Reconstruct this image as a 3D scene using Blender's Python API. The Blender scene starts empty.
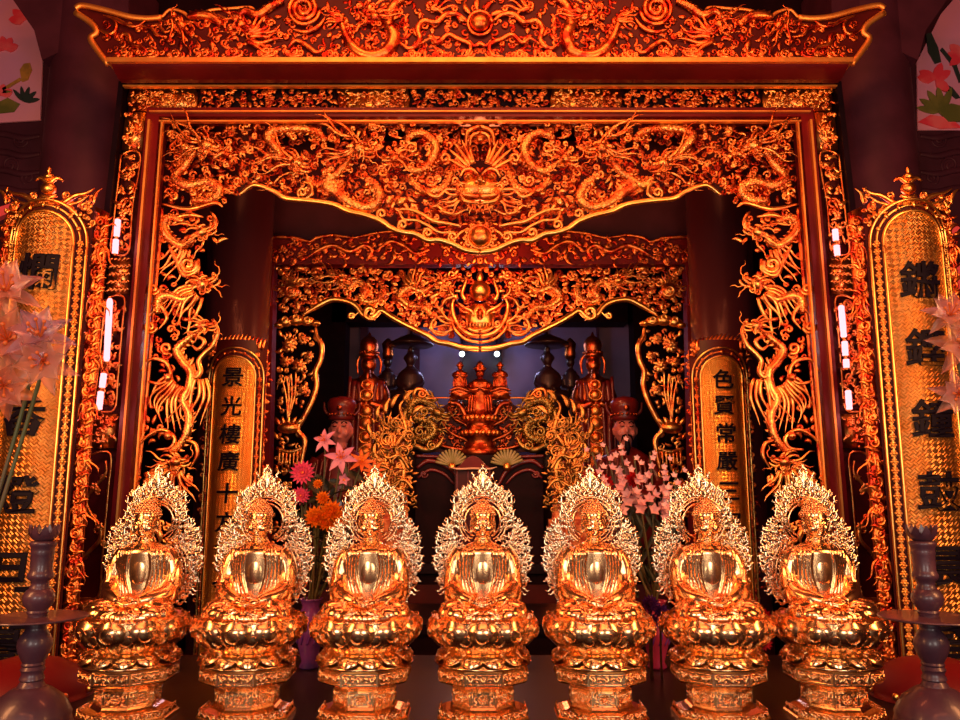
import bpy, bmesh, math, random
from math import sin, cos, pi, radians as R
from mathutils import Vector, Matrix, noise

C = bpy.context.scene.collection
F = 800.0
PITCH = math.atan(130 / 800)
EYE = 1.5
SP, CP = sin(PITCH), cos(PITCH)


def at(px, py, Y):
    """point on the upright plane at distance Y that is seen at pixel (px, py)"""
    u, v = (px - 480) / F, (360 - py) / F
    t = Y / (CP - v * SP)
    return Vector((u * t, Y, EYE + (SP + v * CP) * t))


def pxm(py, Y):
    """metres per pixel at that height and distance"""
    return Y / (CP - (360 - py) / F * SP) / F


def catmull(pts, n):
    P = [Vector(p) for p in pts]
    if len(P) == 2:
        return [P[0].lerp(P[1], i / (n - 1)) for i in range(n)]
    P = [P[0] * 2 - P[1]] + P + [P[-1] * 2 - P[-2]]
    m = len(P) - 3
    out = []
    for i in range(n):
        f = i / (n - 1) * m
        k = min(int(f), m - 1)
        t = f - k
        a, b, c, d = P[k:k + 4]
        out.append(0.5 * ((2 * b) + (c - a) * t + (2 * a - 5 * b + 4 * c - d) * t * t + (3 * b - a - 3 * c + d) * t ** 3))
    return out


def interp(vals, t):
    if len(vals) == 1:
        return vals[0]
    f = t * (len(vals) - 1)
    k = min(int(f), len(vals) - 2)
    return vals[k] + (vals[k + 1] - vals[k]) * (f - k)


class MB:
    """collects shapes that become one mesh"""

    def __init__(s):
        s.v, s.f = [], []

    def add(s, vs, fs, flip=False):
        b = len(s.v)
        s.v.extend([tuple(p) for p in vs])
        for f in fs:
            g = tuple(b + i for i in f)
            s.f.append(g[::-1] if flip else g)

    def rings(s, rings, cap0=True, cap1=True, closed=True, flip=False, loop=False):
        n = len(rings[0])
        vs = [p for r in rings for p in r]
        fs = []
        m = len(rings)
        for i in range(m if loop else m - 1):
            a, b = i * n, ((i + 1) % m) * n
            for j in range(n if closed else n - 1):
                k = (j + 1) % n
                fs.append((a + j, a + k, b + k, b + j))
        if closed and not loop:
            if cap0:
                fs.append(tuple(range(n))[::-1])
            if cap1:
                fs.append(tuple((m - 1) * n + j for j in range(n)))
        s.add(vs, fs, flip)

    def box(s, x0, x1, y0, y1, z0, z1):
        vs = [(x0, y0, z0), (x1, y0, z0), (x1, y1, z0), (x0, y1, z0), (x0, y0, z1), (x1, y0, z1), (x1, y1, z1), (x0, y1, z1)]
        s.add(vs, [(3, 2, 1, 0), (4, 5, 6, 7), (0, 1, 5, 4), (1, 2, 6, 5), (2, 3, 7, 6), (3, 0, 4, 7)])

    def lathe(s, prof, cx=0, cy=0, cz=0, n=32, a0=0.0, sx=1, sy=1):
        rr = []
        for r, z in prof:
            rr.append([(cx + sx * r * cos(a0 + 2 * pi * j / n), cy + sy * r * sin(a0 + 2 * pi * j / n), cz + z) for j in range(n)])
        s.rings(rr)

    def tube(s, pts, rad, n=8, samples=None, prof=None, ref=None):
        """free tube through 3D points; prof = radius multipliers along it"""
        pts = [Vector(p) for p in pts]
        m = samples or max(6, len(pts) * 4)
        Q = catmull(pts, m)
        rr = []
        N = None
        for i, q in enumerate(Q):
            t = (Q[min(i + 1, m - 1)] - Q[max(i - 1, 0)])
            t = t.normalized() if t.length > 1e-9 else Vector((0, 0, 1))
            if N is None:
                h = Vector(ref) if ref else (Vector((0, 1, 0)) if abs(t.y) < .9 else Vector((1, 0, 0)))
                N = t.cross(h).normalized()
            N = (N - t * N.dot(t))
            N = N.normalized() if N.length > 1e-6 else t.orthogonal().normalized()
            B = t.cross(N)
            r = rad * (interp(prof, i / (m - 1)) if prof else 1)
            r = max(r, 1e-5)
            rr.append([q + (N * cos(2 * pi * j / n) + B * sin(2 * pi * j / n)) * r for j in range(n)])
        s.rings(rr)

    def ball(s, c, r, rot=None, nu=12, nv=8):
        """ellipsoid with radii r (x, y, z)"""
        c = Vector(c)
        if not hasattr(r, '__len__'):
            r = (r, r, r)
        M = rot if rot is not None else Matrix.Identity(3)
        vs, fs = [], []
        vs.append(c + M @ Vector((0, 0, r[2])))
        for i in range(1, nv):
            a = pi * i / nv
            for j in range(nu):
                b = 2 * pi * j / nu
                vs.append(c + M @ Vector((r[0] * sin(a) * cos(b), r[1] * sin(a) * sin(b), r[2] * cos(a))))
        vs.append(c + M @ Vector((0, 0, -r[2])))
        for j in range(nu):
            k = (j + 1) % nu
            fs.append((0, 1 + j, 1 + k))
            fs.append((len(vs) - 1, 1 + (nv - 2) * nu + k, 1 + (nv - 2) * nu + j))
            for i in range(nv - 2):
                a, b = 1 + i * nu, 1 + (i + 1) * nu
                fs.append((a + j, b + j, b + k, a + k))
        s.add(vs, fs)

    def prism(s, poly, y0, y1):
        """polygon of (x, z) extruded from y0 (front) to y1"""
        n = len(poly)
        vs = [(x, y0, z) for x, z in poly] + [(x, y1, z) for x, z in poly]
        fs = [tuple(range(n)), tuple(range(2 * n - 1, n - 1, -1))]
        for i in range(n):
            k = (i + 1) % n
            fs.append((i, i + n, k + n, k))
        s.add(vs, fs)

    def grid(s, fn, nu, nv):
        vs = [fn(i / nu, j / nv) for i in range(nu + 1) for j in range(nv + 1)]
        fs = []
        for i in range(nu):
            for j in range(nv):
                a = i * (nv + 1) + j
                fs.append((a, a + 1, a + nv + 2, a + nv + 1))
        s.add(vs, fs)

    def build(s, name, mat, parent=None, smooth=True, auto=None, recalc=False):
        me = bpy.data.meshes.new(name)
        me.from_pydata(s.v, [], s.f)
        if recalc:
            bm = bmesh.new(); bm.from_mesh(me)
            bmesh.ops.recalc_face_normals(bm, faces=bm.faces)
            bm.to_mesh(me); bm.free()
        me.materials.append(mat)
        if smooth:
            me.polygons.foreach_set('use_smooth', [True] * len(me.polygons))
            if auto:
                me.set_sharp_from_angle(angle=R(auto))
        me.update()
        o = bpy.data.objects.new(name, me)
        C.objects.link(o)
        if parent is not None:
            o.parent = parent
        return o


class Carve(MB):
    """relief carving laid out in picture units on the upright plane at distance Y"""

    def __init__(s, Y, mir=(1,), seed=1):
        super().__init__()
        s.Y, s.mir = Y, mir
        s.rnd = random.Random(seed)
        s.T = Matrix.Identity(3)
        s.o0 = 0.0

    def loc(s, x, y, k=1.0, ang=0.0, flip=1):
        s.T = Matrix(((k * flip * cos(ang), -k * sin(ang), x), (k * flip * sin(ang), k * cos(ang), y), (0, 0, 1)))
        s.k = k

    def unloc(s):
        s.T = Matrix.Identity(3)
        s.k = 1.0
    k = 1.0
    wk = 1.0

    def tp(s, p):
        q = s.T @ Vector((p[0], p[1], 1))
        return q.x, q.y

    def stroke(s, pts, w, prof=None, off=0.0, flat=0.8, n=None, ripple=0, sides=8, off2=None):
        pts = [s.tp(p) for p in pts]
        w = w * s.k * s.wk
        L = sum(math.hypot(pts[i + 1][0] - pts[i][0], pts[i + 1][1] - pts[i][1]) for i in range(len(pts) - 1))
        m = n or int(max(6, min(40, L / 2.2)))
        if ripple:
            m = max(m, int(L / 1.5))
        Q = catmull([(p[0], p[1], 0) for p in pts], m)
        off *= s.k
        o2 = off if off2 is None else off2 * s.k
        off += s.o0; o2 += s.o0
        for mi in s.mir:
            rr = []
            for i, q in enumerate(Q):
                t = Q[min(i + 1, m - 1)] - Q[max(i - 1, 0)]
                if t.length < 1e-9:
                    t = Vector((1, 0, 0))
                t.normalize()
                r = 0.5 * w * (interp(prof, i / (m - 1)) if prof else 1)
                if ripple:
                    r *= 1 + .14 * sin(2 * pi * (i / (m - 1)) * L / ripple)
                r = max(r, .06)
                sc = pxm(q.y, s.Y)
                c = at(480 + mi * (q.x - 480), q.y, s.Y)
                c.y -= (off + (o2 - off) * i / (m - 1)) * sc
                N = Vector((-t.y * mi, 0, -t.x)) * sc * r
                B = Vector((0, -1, 0)) * sc * r * flat
                rr.append([c + N * cos(2 * pi * j / sides) + B * sin(2 * pi * j / sides) for j in range(sides)])
            s.rings(rr, flip=(mi < 0))

    def blob(s, x, y, rx, ry, ang=0.0, depth=None, off=0.0, nu=12, nv=8):
        x0, y0 = s.tp((x, y))
        x1, y1 = s.tp((x + cos(ang), y + sin(ang)))
        a = math.atan2(y1 - y0, x1 - x0)
        rx, ry, off = rx * s.k, ry * s.k, off * s.k + s.o0
        d = (depth * s.k if depth is not None else min(rx, ry) * .8)
        for mi in s.mir:
            sc = pxm(y0, s.Y)
            c = at(480 + mi * (x0 - 480), y0, s.Y)
            c.y -= off * sc
            ax = Vector((mi * cos(a), 0, -sin(a)))
            az = Vector((-mi * sin(a), 0, -cos(a)))
            M = Matrix((ax, Vector((0, 1, 0)), az)).transposed()
            s.ball(c, (rx * sc, d * sc, ry * sc), M, nu, nv)

    def curl(s, x, y, r, turns=1.4, a0=0.0, w=3.0, d=1, off=0.0, tail=None):
        """spiral scroll; its outer end starts at angle a0, optional tail point"""
        n = int(10 * turns) + 4
        pts = []
        if tail:
            pts.append(tail)
        for i in range(n):
            t = i / (n - 1)
            rr = r * (1 - .8 * t)
            a = a0 + d * 2 * pi * turns * t
            pts.append((x + rr * cos(a), y + rr * sin(a)))
        s.stroke(pts, w, prof=[.35 if tail else .7, 1, 1, .9, 1.1], off=off, n=n * 2)

    def fan(s, x, y, n, a0, a1, L, w, wave=.12, off=0.0, bend=0.0, spread=0.0):
        """wavy tapering wisps (angles in degrees, picture axes)"""
        for i in range(n):
            t = i / max(1, n - 1)
            a = R(a0 + (a1 - a0) * t)
            LL = L * s.rnd.uniform(.8, 1.15)
            ph = s.rnd.choice((-1, 1))
            pts = []
            sx, sy = x - sin(a) * spread * (t - .5), y + cos(a) * spread * (t - .5)
            for k in range(6):
                q = k / 5
                off_ = wave * LL * sin(q * 2 * pi) * ph * (.4 + .6 * q)
                aa = a + bend * q * q
                pts.append((sx + cos(aa) * LL * q - sin(aa) * off_, sy + sin(aa) * LL * q + cos(aa) * off_))
            s.stroke(pts, w, prof=[.9, 1, .9, .7, .45, .12], off=off + s.rnd.uniform(-1, 2))

    def cloud(s, x, y, r, w=3, flip=1, off=0.0):
        """three-lobed cloud scroll"""
        s.curl(x, y, r, 1.5, pi, w, flip, off, tail=(x - 2.4 * r, y + .9 * r))
        s.curl(x + 1.5 * r, y + .35 * r, r * .75, 1.3, pi, w * .9, flip, off)
        s.curl(x - 1.3 * r, y + .4 * r, r * .7, 1.3, 0, w * .9, -flip, off)
        s.stroke([(x - 2 * r, y + r), (x - .6 * r, y + 1.15 * r), (x + .8 * r, y + 1.1 * r), (x + 2.4 * r, y + .8 * r)], w, prof=[.3, 1, 1, .2], off=off)

    def leaf(s, x, y, a, L, w, bend=.3, off=0.0):
        a = R(a)
        pts = [(x + cos(a + bend * q * q) * L * q, y + sin(a + bend * q * q) * L * q) for q in (0, .25, .5, .75, 1)]
        s.stroke(pts, w, prof=[.3, .9, 1, .6, .05], off=off, flat=.5)

    def spikes(s, pts, n, L, w, side=1, off=0.0, lean=.5):
        Q = catmull([(p[0], p[1], 0) for p in pts], n + 2)
        for i in range(1, n + 1):
            t = (Q[i + 1] - Q[i - 1]).normalized()
            nx, ny = -t.y * side, t.x * side
            d = Vector((nx - t.x * lean, ny - t.y * lean)).normalized()
            q = Q[i]
            s.stroke([(q.x, q.y), (q.x + d.x * L * .5, q.y + d.y * L * .5), (q.x + d.x * L - t.x * L * .25, q.y + d.y * L - t.y * L * .25)], w, prof=[1, .8, .1], off=off, flat=.5, n=5, sides=6)

    def body(s, pts, w, prof=None, off=2.0, side=1, spike=True):
        """scaly serpent body with a dorsal row of spikes"""
        s.stroke(pts, w, prof=prof or [.5, .9, 1, 1, .9, .6], off=off, flat=.85, ripple=3.2)
        L = sum(math.hypot(pts[i + 1][0] - pts[i][0], pts[i + 1][1] - pts[i][1]) for i in range(len(pts) - 1))
        n = int(L / 2.0)
        Q = catmull([(p[0], p[1], 0) for p in pts], max(6, n))
        for i, q in enumerate(Q[1:-1]):
            t = (Q[i + 2] - Q[i]).normalized()
            h = interp(prof or [.5, .9, 1, 1, .9, .6], i / len(Q)) * w
            for e in ((-.34, .06, .36) if i % 2 else (-.18, .22)):
                s.blob(q.x - t.y * e * h, q.y + t.x * e * h, 1.15, 1.15, 0, 1.2, off + h * .42 * math.sqrt(max(.1, 1 - 4 * e * e)), 6, 4)
        if spike:
            L = sum(math.hypot(pts[i + 1][0] - pts[i][0], pts[i + 1][1] - pts[i][1]) for i in range(len(pts) - 1))
            Q = catmull([(p[0], p[1], 0) for p in pts], 24)
            edge = []
            for i, q in enumerate(Q):
                t = (Q[min(i + 1, 23)] - Q[max(i - 1, 0)]).normalized()
                edge.append((q.x - t.y * side * w * .4, q.y + t.x * side * w * .4))
            s.spikes(edge, max(4, int(L / 6)), w * .55, w * .34, side, off=off)

    def head(s, x, y, k, ang=0.0, flip=1, off=3.0, mane=6, maneL=1.7, whisk=True):
        """dragon head in profile, k picture units long from nape to brow; faces +x when flip = 1"""
        s.loc(x, y, k, R(ang), flip)
        o = off / k
        s.blob(0, 0, .52, .4, 0, .4, o)
        s.blob(.5, .06, .42, .2, .1, .3, o)
        s.blob(.86, -.04, .16, .17, 0, .22, o + .1)
        s.blob(.92, -.1, .07, .08, 0, .1, o + .25)
        s.stroke([(.1, .3), (.45, .5), (.8, .5), (1, .36)], .17, [1.1, 1, .9, .3], o)
        s.stroke([(.15, .16), (.5, .26), (.8, .26), (1.02, .16)], .1, [1, 1, 1, .5], o + .15)
        for i in range(4):
            s.stroke([(.45 + .14 * i, .27), (.47 + .14 * i, .38)], .08, [1, .2], o + .15, n=4, sides=6)
        s.blob(.24, -.16, .14, .12, 0, .14, o + .3)
        s.blob(.26, -.16, .07, .07, 0, .1, o + .42)
        s.stroke([(-.05, -.2), (.18, -.36), (.42, -.28), (.5, -.12)], .11, [.5, 1, 1, .4], o + .25)
        s.stroke([(-.1, -.3), (-.35, -.62), (-.75, -.72), (-1.05, -.56)], .16, [1, .9, .7, .15], o + .1)
        s.stroke([(.05, -.36), (-.1, -.72), (-.4, -.98), (-.72, -.98)], .13, [1, .9, .7, .15], o - .1)
        s.leaf(-.3, -.1, 200, .55, .22, -.5, o + .2)
        s.curl(-.05, .42, .2, 1.2, 0, .1, 1, o + .1)
        s.curl(-.38, .3, .2, 1.2, 0, .1, 1, o + .05)
        if mane:
            s.fan(-.35, .12, mane, 150, 225, maneL, .15, .1, o, 0, .55)
        if whisk:
            s.stroke([(.85, .12), (1.2, .05), (1.4, -.25), (1.3, -.5), (1.5, -.75)], .07, [1, .9, .8, .6, .1], o + .1)
            s.stroke([(.6, .5), (.75, .8), (1.05, .85), (1.2, 1.1)], .08, [1, .9, .6, .1], o)
            s.fan(.35, .5, 3, 70, 120, .6, .1, .1, o)
        s.unloc()

    def claw(s, x, y, k, ang=0.0, flip=1, off=3.0):
        s.loc(x, y, k, R(ang), flip)
        o = off / k
        s.blob(0, 0, .4, .32, 0, .3, o)
        for a, L in ((-50, .9), (-18, 1.05), (14, 1.0), (48, .85)):
            a = R(a)
            s.stroke([(.2 * cos(a), .2 * sin(a)), (.6 * L * cos(a), .6 * L * sin(a)), (L * cos(a + .15), L * sin(a + .15))], .2, [1, 1, .1], o, n=6)
        s.unloc()

    def fill(s, poly, step, r=(2.2, 4.0), w=(1.2, 2.0), off=0.0, jit=.45, keep=1.0, leaves=.35):
        """small scrolls and leaves scattered through a polygon"""
        xs = [p[0] for p in poly]; ys = [p[1] for p in poly]

        def inside(x, y):
            c = False
            j = len(poly) - 1
            for i in range(len(poly)):
                if (poly[i][1] > y) != (poly[j][1] > y) and x < (poly[j][0] - poly[i][0]) * (y - poly[i][1]) / (poly[j][1] - poly[i][1]) + poly[i][0]:
                    c = not c
                j = i
            return c
        y = min(ys); row = 0
        while y < max(ys):
            x = min(xs) + (step / 2 if row % 2 else 0)
            while x < max(xs):
                a, b = x + s.rnd.uniform(-jit, jit) * step, y + s.rnd.uniform(-jit, jit) * step
                if inside(a, b) and s.rnd.random() < keep:
                    rr, ww = s.rnd.uniform(*r), s.rnd.uniform(*w)
                    o = off + s.rnd.uniform(-1, 1)
                    if s.rnd.random() < leaves:
                        s.leaf(a, b, s.rnd.uniform(0, 360), rr * 2.6, ww * 1.7, s.rnd.uniform(-1, 1), o)
                    else:
                        s.curl(a, b, rr, s.rnd.uniform(.8, 1.4), s.rnd.uniform(0, 6.28), ww, s.rnd.choice((-1, 1)), o)
                x += step
            y += step * .85; row += 1

    def plate(s, poly, d0, d1):
        """polygon in picture units given thickness: front face d0 in front of the plane, back d1 behind"""
        for mi in s.mir:
            pts = [at(480 + mi * (x - 480), y, s.Y) for x, y in poly]
            n = len(pts)
            vs = [(p.x, s.Y - d0, p.z) for p in pts] + [(p.x, s.Y + d1, p.z) for p in pts]
            fs = [tuple(range(n)), tuple(range(2 * n - 1, n - 1, -1))] + [(i, i + n, (i + 1) % n + n, (i + 1) % n) for i in range(n)]
            s.add(vs, fs, mi < 0)

    def bar(s, x0, y0, x1, y1, w, d0, d1):
        """straight batten between two picture points, w wide"""
        dx, dy = x1 - x0, y1 - y0
        L = math.hypot(dx, dy)
        nx, ny = -dy / L * w / 2, dx / L * w / 2
        s.plate([(x0 + nx, y0 + ny), (x1 + nx, y1 + ny), (x1 - nx, y1 - ny), (x0 - nx, y0 - ny)], d0, d1)


def empty(name, loc=(0, 0, 0), label=None, cat=None, group=None, rz=0.0):
    o = bpy.data.objects.new(name, None)
    o.location = loc
    o.rotation_euler = (0, 0, rz)
    o.empty_display_size = .05
    C.objects.link(o)
    if label:
        tag(o, label, cat, group)
    return o


def tag(o, label=None, cat=None, group=None, kind=None):
    if label: o['label'] = label
    if cat: o['category'] = cat
    if group: o['group'] = group
    if kind: o['kind'] = kind
    return o


def keep(o, parent):
    """parent a mesh that was made in world space without moving it"""
    o.parent = parent
    o.matrix_parent_inverse = Matrix.Translation(parent.location).inverted()
    return o


def copy_tree(o, parent=None):
    c = o.copy()
    C.objects.link(c)
    if parent is not None:
        c.parent = parent
    for ch in list(o.children):
        copy_tree(ch, c)
    return c


# ------------------------------------------------------------------ materials
def mat(name, col, rough=.4, metal=0.0, col2=None, scale=8.0, bump=0.0, bscale=60.0, coat=0.0, lo=.4, hi=.6, detail=4, spec=None, btype='noise', trans=0.0, sss=0.0):
    m = bpy.data.materials.new(name)
    m.use_nodes = True
    nt = m.node_tree
    b = nt.nodes['Principled BSDF']
    b.inputs['Base Color'].default_value = (*col, 1)
    b.inputs['Roughness'].default_value = rough
    b.inputs['Metallic'].default_value = metal
    b.inputs['Coat Weight'].default_value = coat
    b.inputs['Coat Roughness'].default_value = .12
    if spec is not None:
        b.inputs['Specular IOR Level'].default_value = spec
    if trans:
        b.inputs['Transmission Weight'].default_value = trans
    if sss:
        b.inputs['Subsurface Weight'].default_value = sss
        b.inputs['Subsurface Radius'].default_value = (.02, .01, .008)
    tc = nt.nodes.new('ShaderNodeTexCoord')
    if col2 is not None:
        n = nt.nodes.new('ShaderNodeTexNoise')
        n.inputs['Scale'].default_value = scale
        n.inputs['Detail'].default_value = detail
        r = nt.nodes.new('ShaderNodeValToRGB')
        r.color_ramp.elements[0].position = lo
        r.color_ramp.elements[1].position = hi
        r.color_ramp.elements[0].color = (*col, 1)
        r.color_ramp.elements[1].color = (*col2, 1)
        nt.links.new(tc.outputs['Object'], n.inputs['Vector'])
        nt.links.new(n.outputs['Fac'], r.inputs['Fac'])
        nt.links.new(r.outputs['Color'], b.inputs['Base Color'])
    if bump:
        if btype == 'voronoi':
            n2 = nt.nodes.new('ShaderNodeTexVoronoi')
            out = n2.outputs['Distance']
        else:
            n2 = nt.nodes.new('ShaderNodeTexNoise')
            n2.inputs['Detail'].default_value = 3
            out = n2.outputs['Fac']
        n2.inputs['Scale'].default_value = bscale
        bp = nt.nodes.new('ShaderNodeBump')
        bp.inputs['Strength'].default_value = bump
        bp.inputs['Distance'].default_value = .004
        nt.links.new(tc.outputs['Object'], n2.inputs['Vector'])
        nt.links.new(out, bp.inputs['Height'])
        nt.links.new(bp.outputs['Normal'], b.inputs['Normal'])
    return m


def emit(name, col, strength):
    m = bpy.data.materials.new(name)
    m.use_nodes = True
    nt = m.node_tree
    nt.nodes.clear()
    e = nt.nodes.new('ShaderNodeEmission')
    e.inputs['Color'].default_value = (*col, 1)
    e.inputs['Strength'].default_value = strength
    o = nt.nodes.new('ShaderNodeOutputMaterial')
    nt.links.new(e.outputs[0], o.inputs[0])
    return m


M = {}
M['gold'] = mat('carved_gilding', (1.0, .5, .13), .3, 1, (.7, .16, .04), 16, .3, 160, lo=.46, hi=.62)
M['gold_border'] = mat('bright_gilding', (1.0, .62, .17), .28, 1, (1.0, .5, .12), 9, .12, 90)
M['gold_red'] = mat('reddish_gilding', (.95, .3, .07), .34, 1, (.5, .045, .02), 22, .3, 160, lo=.48, hi=.6)
M['gold_scale'] = mat('scaly_gilding', (1.0, .5, .13), .3, 1, (.6, .12, .03), 13, .5, 130, btype='voronoi', lo=.44, hi=.6)
M['gold_flat'] = mat('satin_gilding', (1.0, .55, .13), .5, 1, (.95, .42, .09), 9, .2, 70)
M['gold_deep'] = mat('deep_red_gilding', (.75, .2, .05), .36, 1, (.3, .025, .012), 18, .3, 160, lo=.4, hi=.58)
M['statue'] = mat('polished_statue_gold', (.97, .6, .29), .23, 1, (.92, .5, .22), 6, .03, 40)
M['statue_pale'] = mat('pale_halo_gold', (.92, .82, .55), .24, 1, (.92, .7, .4), 20, .1, 120)
M['red'] = mat('red_lacquer', (.13, .004, .006), .36, 0, (.09, .003, .005), 5, .05, 30, coat=.1, spec=.35)
M['red_dark'] = mat('dark_red_ground', (.06, .003, .004), .5, 0, (.045, .002, .003), 7, .1, 40, spec=.25)
M['timber'] = mat('purple_brown_timber', (.055, .014, .032), .55, 0, (.04, .01, .024), 5, .1, 25, spec=.25)
M['timber_dark'] = mat('dark_timber', (.009, .003, .005), .5, 0, (.014, .004, .007), 7, .1, 30, spec=.06)
M['black_lacquer'] = mat('black_lacquer', (.006, .003, .006), .35, 0, (.01, .004, .009), 5, spec=.14)
M['ink'] = mat('black_lettering', (.005, .003, .01), .55, 0, spec=.12)
M['candle'] = mat('dark_turned_wood', (.075, .026, .042), .42, 0, (.052, .019, .034), 12, .15, 60, coat=.25)
M['drum'] = mat('red_drum_lacquer', (.13, .004, .006), .5, 0, (.1, .003, .005), 4, spec=.2)
# ------------------------------------------------------------------ camera
cam = bpy.data.cameras.new('camera')
cam.sensor_width = 36
cam.lens = F / 960 * 36
cam.clip_start = .05
co = bpy.data.objects.new('camera', cam)
co.location = (0, 0, EYE)
co.rotation_euler = (pi / 2 + PITCH, 0, 0)
C.objects.link(co)
bpy.context.scene.camera = co

# ------------------------------------------------------------------ the hall
YC, YF = 3.6, 3.8           # crest and great frame
YI = 5.3                    # inner shrine frame


def structure(mb, name, m, smooth=False, auto=None):
    o = mb.build(name, m, smooth=smooth, auto=auto)
    o['kind'] = 'structure'
    return o


b = MB(); b.box(-4, 4, -3, 8.2, -.1, 0)
structure(b, 'floor', mat('dark_floor_tile', (.05, .012, .012), .3, 0, (.035, .01, .01), 3))
b = MB(); b.box(-4, 4, -3, 8.2, 5.4, 5.5)
structure(b, 'ceiling', mat('ceiling_boards', (.03, .006, .008), .6))
for side, sx in (('left', -1), ('right', 1)):
    b = MB(); b.box(min(sx * 4, sx * 4.1), max(sx * 4, sx * 4.1), -3, 8.2, 0, 5.4)
    structure(b, 'wall_' + side, M['timber'])
M['lilac_wall'] = mat('dull_lavender_paint', (.16, .13, .26), .6, 0, (.12, .10, .2), 2)
b = MB(); b.box(-4, 4, 7.6, 7.7, 0, 5.4)
structure(b, 'wall_back', M['lilac_wall'])
# dark panelled strips and the niche on the back wall
def wallplate(x0, x1, y0, y1, Y, th, name, m):
    a, c = at(x0, y0, Y), at(x1, y1, Y)
    b = MB(); b.box(a.x, c.x, Y, Y + th, c.z, a.z)
    return structure(b, name, m)


wallplate(130, 337, 150, 640, 7.3, .25, 'trim_1', M['timber_dark'])
wallplate(628, 830, 150, 640, 7.3, .25, 'trim_2', M['timber_dark'])
wallplate(337, 628, 150, 322, 7.3, .25, 'trim_3', M['timber_dark'])
wallplate(463, 502, 320, 420, 7.5, .08, 'trim_4', M['black_lacquer'])
for i, x in enumerate((362, 416, 545, 600)):
    wallplate(x - 1.5, x + 1.5, 320, 520, 7.54, .05, 'trim_%d' % (5 + i), M['timber'])

# side bays: boarded walls left and right of the altar with painted tops
for i, (side, sx) in enumerate((('left', -1), ('right', 1))):
    b = MB()
    b.box(min(sx * 2.45, sx * 4), max(sx * 2.45, sx * 4), 4.75, 4.85, 0, 5.4)
    structure(b, 'wall_bay_' + side, M['timber'])

# great pillars beside the frame, with sloping braces under the roof beam
for i, (side, sx) in enumerate((('left', -1), ('right', 1))):
    xc = at(480 + sx * 396, 200, 4.2).x
    b = MB(); b.lathe([(.26, 0), (.26, .1), (.225, .16), (.225, 5.4)], xc, 4.2, 0, 40)
    structure(b, 'pillar_' + side, M['timber'], True, 40)
    p = [at(480 + sx * 470, -40, 4.0), at(480 + sx * 350, -40, 4.0), at(480 + sx * 352, 20, 4.0), at(480 + sx * 438, 60, 4.0), at(480 + sx * 446, 30, 4.0), at(480 + sx * 478, -16, 4.0)]
    b = MB(); b.prism([(q.x, q.z) for q in p], 4.0, 4.4)
    structure(b, 'beam_brace_' + side, M['timber'])
    # inner round pillars behind the small couplet boards
    xi = at(480 + sx * 243, 300, 4.95).x
    b = MB(); b.lathe([(.25, 0), (.25, .1), (.2, .16), (.2, 5.4)], xi, 4.97, 0, 40)
    structure(b, 'pillar_inner_' + side, mat('glossy_dark_pillar', (.05, .01, .016), .28, 0, coat=.4), True, 40)
a, c = at(100, 238, 4.6), at(860, 205, 4.6)
b = MB(); b.box(a.x, c.x, 5.35, 5.55, a.z + .22, c.z + .75)
structure(b, 'beam_cross', M['timber'])
a = at(60, -2, 4.0)
b = MB(); b.box(-2.6, 2.6, 4.45, 4.7, a.z - .1, 5.4)
structure(b, 'beam_roof', M['timber_dark'])

# carved cloud brackets under the painted panels (dim relief on the bay walls)
for side, sx in (('left', -1), ('right', 1)):
    c = Carve(4.75, (-sx,), 5)
    for k in range(4):
        y = 132 + k * 18
        c.stroke([(-30, y + 8), (0, y + 2), (22, y + 6), (40, y + 4)], 7, [.8, 1, 1, .6], 0, .6)
    c.curl(20, 140, 8, 1.4, 0, 3); c.curl(10, 165, 9, 1.4, 1, 3, -1); c.curl(28, 178, 7, 1.4, 2, 3)
    o = c.build('carved_bracket', M['timber'])
    tag(o, 'dim carved cloud bracket on the %s bay wall under the lotus painting' % side, 'bracket')

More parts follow.
